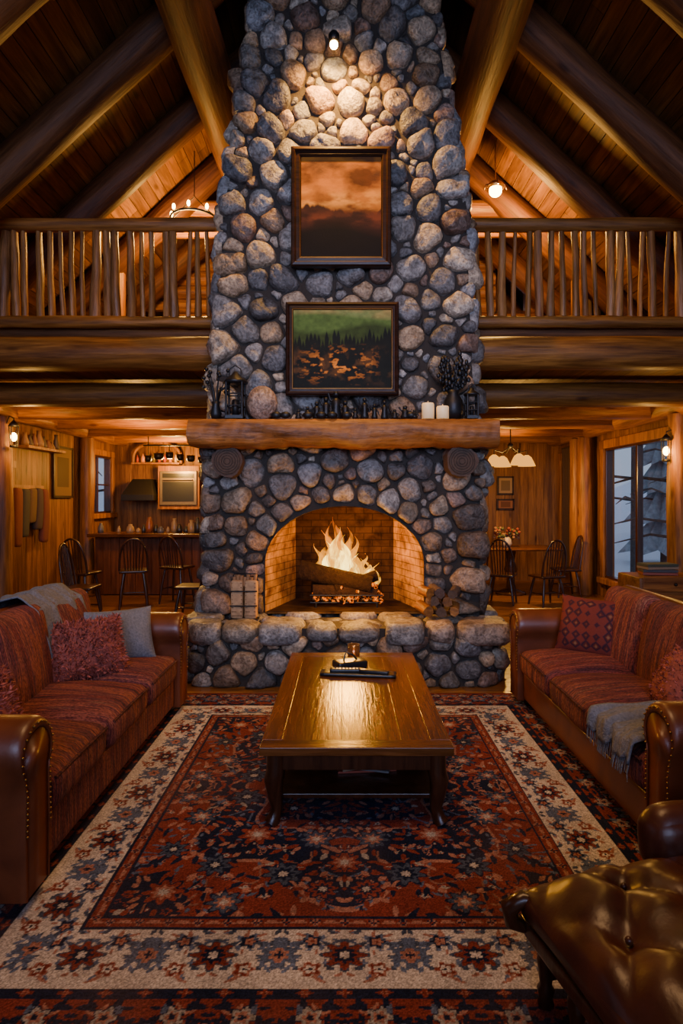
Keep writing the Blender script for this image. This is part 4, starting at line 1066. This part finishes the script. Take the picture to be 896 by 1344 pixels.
mb=MB(); mb.add([(-.33,-.25,-.2),(.33,-.25,-.2),(.33,.35,-.2),(-.33,.35,-.2),(-.33,-.25,-.08),(.33,-.25,-.08),(.33,.35,-.08),(-.33,.35,-.08),(-.2,.05,.25),(.2,.05,.25),(.2,.35,.25),(-.2,.35,.25)],
 [(0,3,2,1),(0,1,5,4),(1,2,6,5),(2,3,7,6),(3,0,4,7),(4,5,9,8),(5,6,10,9),(6,7,11,10),(7,4,8,11),(8,9,10,11)],(1,1,1),False); mb.obj('hood',IRON,g,bevel=.01)
g=grp('arched_display_shelf',(-3.95,12.85,2.63))
mb=MB(); P=[(-.5,0,-.15),(-.5,0,.0)]+[(-.5*math.cos(a),0,.0+.30*math.sin(a)) for a in np.linspace(0,PI,16)[1:-1]]+[(.5,0,.0),(.5,0,-.15)]
mb.tube(P,.035,8); mb.box((-.5,-.12,-.17),(.5,.1,-.13)); mb.obj('arch_frame',LOG,g)
mb=MB()
for i in range(8):
    x=-.4+i*.115; h=rng.uniform(.12,.24); w=rng.uniform(.025,.045); mb.lathe([(w,0),(w,h*.6),(w*.4,h*.8),(w*.4,h)],10,[(.8,.4,.15),(.2,.2,.08),(.9,.8,.6),(.5,.1,.05)][rng.randint(4)],c=(x,-.04,-.13))
mb.obj('bottles_and_jars',plain('glassware',(.7,.5,.35),.2),g)
g=grp('kitchenware',(0,11.1,1.12)); mb=MB()
for x in np.arange(-4.45,-2.3,.11):
    if rng.rand()<.85:
        h=rng.uniform(.08,.30);w=rng.uniform(.03,.07); k=[(.6,.4,.2),(.06,.06,.06),(.5,.15,.05),(.2,.2,.22),(.05,.04,.03)][rng.randint(5)]
        mb.lathe([(w,0),(w*1.1,h*.3),(w*.9,h*.7),(w*.5,h*.85),(w*.55,h)],12,k,c=(x,rng.uniform(0,.15),0))
mb.obj('jars_and_pots',plain('stoneware',(.5,.45,.4),.35),g)
g=grp('hanging_pot_rack',(-3.1,11.5,2.75)); mb=MB(); mb.tube([(-.7,0,0),(.7,0,0)],.015,6)
for x in (-.6,.6): mb.tube([(x,0,0),(x,0,.45)],.008,5)
for i in range(7):
    x=-.6+i*.2; h=rng.uniform(.1,.2); w=rng.uniform(.06,.10); mb.tube([(x,0,0),(x,0,-h)],.006,5); mb.lathe([(w*.7,-h-.14),(w,-h-.1),(w,-h-.02),(w*.9,-h-.02)],12,c=(x,0,0))
mb.obj('rack_and_pans',IRON,g)
def wallpic(name,c,w,h,axis,colr):
    g=grp(name,c,PI/2 if axis=='x' else 0); mb=MB()
    for s in (-1,1): mb.box((s*w/2-.02,-.02,-h/2-.02),(s*w/2+.02,.02,h/2+.02)); mb.box((-w/2,-.02,s*h/2-.02),(w/2,.02,s*h/2+.02))
    mb.obj('frame',FRAME,g); mb=MB(); mb.box((-w/2,-.005,-h/2),(w/2,.01,h/2),colr); mb.box((-w*.3,-.008,-h*.3),(w*.3,.012,h*.3),tuple(x*.5 for x in colr)); mb.obj('print',PAINT,g)
wallpic('framed_picture',(XL+.03,10.55,2.2),.7,.85,'x',(.16,.09,.045))
wallpic('framed_picture',(3.42,12.96,2.02),.32,.36,'y',(.30,.20,.11))
wallpic('framed_picture',(3.42,12.96,1.62),.34,.2,'y',(.25,.10,.05))
wallpic('framed_picture',(2.7,12.96,2.1),.4,.5,'y',(.25,.15,.08))
g=grp('coat_rack',(XL+.05,9.3,1.9)); mb=MB(); mb.box((-.03,-.5,-.05),(.02,.5,.05)); mb.obj('rail',LOG,g)
mb=MB()
for i in range(5):
    y=-.4+i*.2; L=rng.uniform(.4,.9); k=[(.15,.035,.02),(.05,.04,.03),(.13,.07,.03),(.06,.035,.03)][i%4]
    mb.rbox((.07,y,-L/2),(.05,.09,L/2),.04,6,col=k,wr=.01)
mb.obj('hanging_coats',plain('coat_cloth',(1,1,1),.9),g)
g=grp('ornament_shelf',(XL+.02,9.6,2.5)); mb=MB(); mb.box((0,-.6,0),(.22,.6,.04)); mb.obj('shelf',LOG,g)
mb=MB()
for i in range(8):
    h=rng.uniform(.1,.28);w=rng.uniform(.04,.07); mb.lathe([(w,0),(w*1.1,h*.3),(w*.5,h*.8),(w*.6,h)],10,[(.25,.12,.06),(.07,.04,.03),(.2,.07,.03)][i%3],c=(.11,-.5+i*.14,.04))
mb.obj('ornaments',plain('ornament_glaze',(1,1,1),.5),g)
mb=MB(); mb.box((XL,8.55,0),(XL+.06,8.62,2.3)); mb.box((XL,8.62,2.2),(XL+.06,9.0,2.3)); mb.obj('trim_2',LOG)
g=grp('wooden_chest',(3.95,7.6,0)); mb=MB(); mb.rbox((0,0,.42),(.42,.3,.38),.02,6)
for z in (.25,.5,.72): mb.box((-.38,-.315,z-.09),(.38,-.3,z+.09),(1.15,1.1,1.05))
mb.obj('chest_body',PLKX,g,bevel=.006)
mb=MB()
for z in (.25,.5,.72): mb.ball((0,-.33,z),.02)
mb.obj('knobs',IRON,g)
g=grp('chest_books',(3.9,7.6,.805)); mb=MB()
for i in range(4): mb.box((-.2,-.12,.035*i),(.2,.12,.035*i+.03),[(.3,.07,.04),(.07,.07,.08),(.3,.22,.14),(.07,.09,.06)][i],M=TR(rz=rng.uniform(-.2,.2)))
mb.obj('books',plain('book_cover',(1,1,1),.6),g)
def curtain(name,p,w,h,axis,mat):
    g=grp(name,p,PI/2 if axis=='x' else 0); V=[];n=60
    for j in range(8):
        for i in range(n+1):
            u=i/n; V.append(((u-.5)*w*(1-.06*math.sin(PI*j/7)),.035*math.sin(u*38)+.01*math.sin(u*17+j),-h*j/7))
    mb=MB(); mb.add(V,[(j*(n+1)+i,j*(n+1)+i+1,(j+1)*(n+1)+i+1,(j+1)*(n+1)+i) for j in range(7) for i in range(n)]); mb.tube([(-w*.6,0,.02),(w*.6,0,.02)],.015,8); mb.obj('drape',mat,g)
CURT=plain('dark_curtain',(.05,.025,.02),.9)
curtain('curtain',(3.95,9.0,4.95),.9,1.4,'y',CURT)
curtain('curtain',(XR-.12,12.3,2.75),.45,2.5,'x',CURT)
log('loft_post',(3.3,8.6,3.5),(3.3,8.6,4.95),.1); log('loft_post',(-3.2,8.6,3.5),(-3.2,8.6,5.05),.1)
g=grp('loft_bookcase',(-3.4,10.05,3.5)); mb=MB()
for x in (-.5,0,.5): mb.box((x-.02,-.15,0),(x+.02,.15,1.3))
for z in (0,.4,.8,1.28): mb.box((-.5,-.15,z),(.5,.15,z+.03))
mb.obj('shelves',DARKW,g); mb=MB()
for z in (.03,.43,.83):
    x=-.46
    while x<.44:
        w=rng.uniform(.02,.05); h=rng.uniform(.2,.32)
        if abs(x+w/2)>.05: mb.box((x,-.12,z),(x+w*.95,.1,z+h),[(.3,.06,.04),(.1,.12,.2),(.3,.2,.1),(.08,.15,.08)][rng.randint(4)])
        x+=w
mb.obj('books',plain('book_cloth',(1,1,1),.7),g)
# ---------------------------------------------------------------- exterior
mb=MB(); n=40; V=[];
for j in range(n+1):
    for i in range(n+1):
        x=-40+80*i/n; y=-30+90*j/n; d=max(0,abs(x)-7)+max(0,y-16)
        V.append((x,y,-.75+.10*d*(.5+.5*math.sin(x*.6)*math.cos(y*.5))*.8 if d>0 else -.75))
mb.add(V,[(j*(n+1)+i,j*(n+1)+i+1,(j+1)*(n+1)+i+1,(j+1)*(n+1)+i) for j in range(n) for i in range(n)]); mb.obj('snowy_ground',SNOW)
BK=plain('tree_bark',(.10,.085,.08),.95,ns=14,bs=1,bd=.05,var=.5)
NEED=plain('snowy_needles',(.34,.38,.42),.9,ns=6,var=.8)
def tree(x,y,r,h,pine):
    g=grp('pine_tree',(x,y,-.8)); mb=MB(); mb.tube([(0,0,0),(.1*r,0,h*.5),(0,0,h)],[r,r*.75,r*.2],10)
    for k in range(14):
        a=rng.uniform(0,6.28); z=rng.uniform(.2,.8)*h; mb.tube([(0,0,z),(.7*math.cos(a),.7*math.sin(a),z+.1),(1.4*math.cos(a),1.4*math.sin(a),z-.1)],[.04,.03,.01],5)
    mb.obj('trunk',BK,g)
    mb=MB()
    mb.lathe([(r*1.6,0),(r*1.4,.12),(r*1.05,.22)],10)
    if pine:
        for k in range(8):
            z=h*.10+h*.85*k/8; rr=(1-k/8.5)*h*.16; V=[(0,0,z+h*.16)]
            for i in range(22):
                a=2*PI*i/22; q=rr*(1 if i%2 else .6)*rng.uniform(.8,1.1); V.append((q*math.cos(a),q*math.sin(a),z-.15*(i%2)))
            mb.add(V,[(0,i+1,(i+1)%22+1) for i in range(22)],(1,1,1),False)
    mb.obj('snowy_boughs',NEED,g)
for (x,y,r,h,p) in [(6.3,11.6,.17,9,0),(7.6,14.2,.10,8,0),(9.3,16.5,.14,10,0),(10.5,20,.14,9,1),(12,19.0,.12,9,0),(15,25,.16,10,1),(17,29,.2,12,1),(11,18,.09,9,0),(13.5,24,.14,11,1),(20,33,.3,12,1),(8.3,17.5,.10,9,0),(22,30,.3,12,1),(9,9,.2,9,0),(10,5,.2,9,1),(-8,14,.2,9,1),(-9,17,.2,9,1),(-7,16.5,.15,9,0),(4.5,18,.2,10,1),(7,24,.2,12,1),(16,22,.13,10,0),(7.1,12.6,.07,8,0)]:
    tree(x,y,r,h,p)
# ---------------------------------------------------------------- lights
def pt(name,loc,e,c,r=.08):
    l=bpy.data.lights.new(name,'POINT'); l.energy=e; l.color=c; l.shadow_soft_size=r
    o=bpy.data.objects.new(name,l); bpy.context.collection.objects.link(o); o.location=loc; return o
def aim(o,loc,tgt): o.location=loc; o.rotation_euler=(Vector(tgt)-Vector(loc)).to_track_quat('-Z','Y').to_euler()
def area(name,loc,tgt,e,c,sx,sy,spread=180):
    l=bpy.data.lights.new(name,'AREA'); l.energy=e; l.color=c; l.shape='RECTANGLE'; l.size=sx; l.size_y=sy; l.spread=math.radians(spread)
    o=bpy.data.objects.new(name,l); bpy.context.collection.objects.link(o); aim(o,loc,tgt); return o
def spot(name,loc,tgt,e,c,ang,blend=1,r=.05):
    l=bpy.data.lights.new(name,'SPOT'); l.energy=e; l.color=c; l.spot_size=math.radians(ang); l.spot_blend=blend; l.shadow_soft_size=r
    o=bpy.data.objects.new(name,l); bpy.context.collection.objects.link(o); aim(o,loc,tgt); return o
WARM=(1,.50,.10); OR=(1,.43,.05)
pt('fire_light',(.04,6.52,1.22),75,OR,.12)
pt('hearth_glow',(.0,5.95,1.05),42,OR,.12)  # added fill floating before the firebox, extends the fire's light onto the hearth
spot('chimney_spot',(-.1,5.70,6.15),(-.05,6.25,5.2),560,(1,.50,.11),130,1)
pt('loft_light_left',(-2.1,8.2,5.25),215,WARM,.12)
pt('loft_light_right',(2.1,8.0,5.35),215,WARM,.12)
pt('kitchen_light',(-3.4,11.9,2.4),190,WARM,.12)
pt('kitchen_light_b',(-3.2,9.3,2.6),95,WARM,.12)
pt('lantern_light',(-4.2,8.0,2.5),30,WARM,.05)
pt('dining_light',(2.9,10.3,2.15),170,WARM,.15)
pt('lantern_light_r',(4.05,7.8,2.3),25,WARM,.05)
area('great_room_lamp',(0,2.6,5.2),(0,3.6,0),95,(1,.55,.24),2.2,1.6,150)  # added unseen warm fill above the seating, no fixture modelled
area('window_daylight',(0,-2.3,3.6),(0,6.2,3.3),140,(.48,.60,1),5.5,3.0,75)  # added cool area fill behind the camera, stands in for daylight on the chimney
w=bpy.data.worlds.new('dusk_sky'); bpy.context.scene.world=w; w.use_nodes=True
bg=w.node_tree.nodes['Background']; bg.inputs[0].default_value=(.45,.57,.80,1); bg.inputs[1].default_value=.8
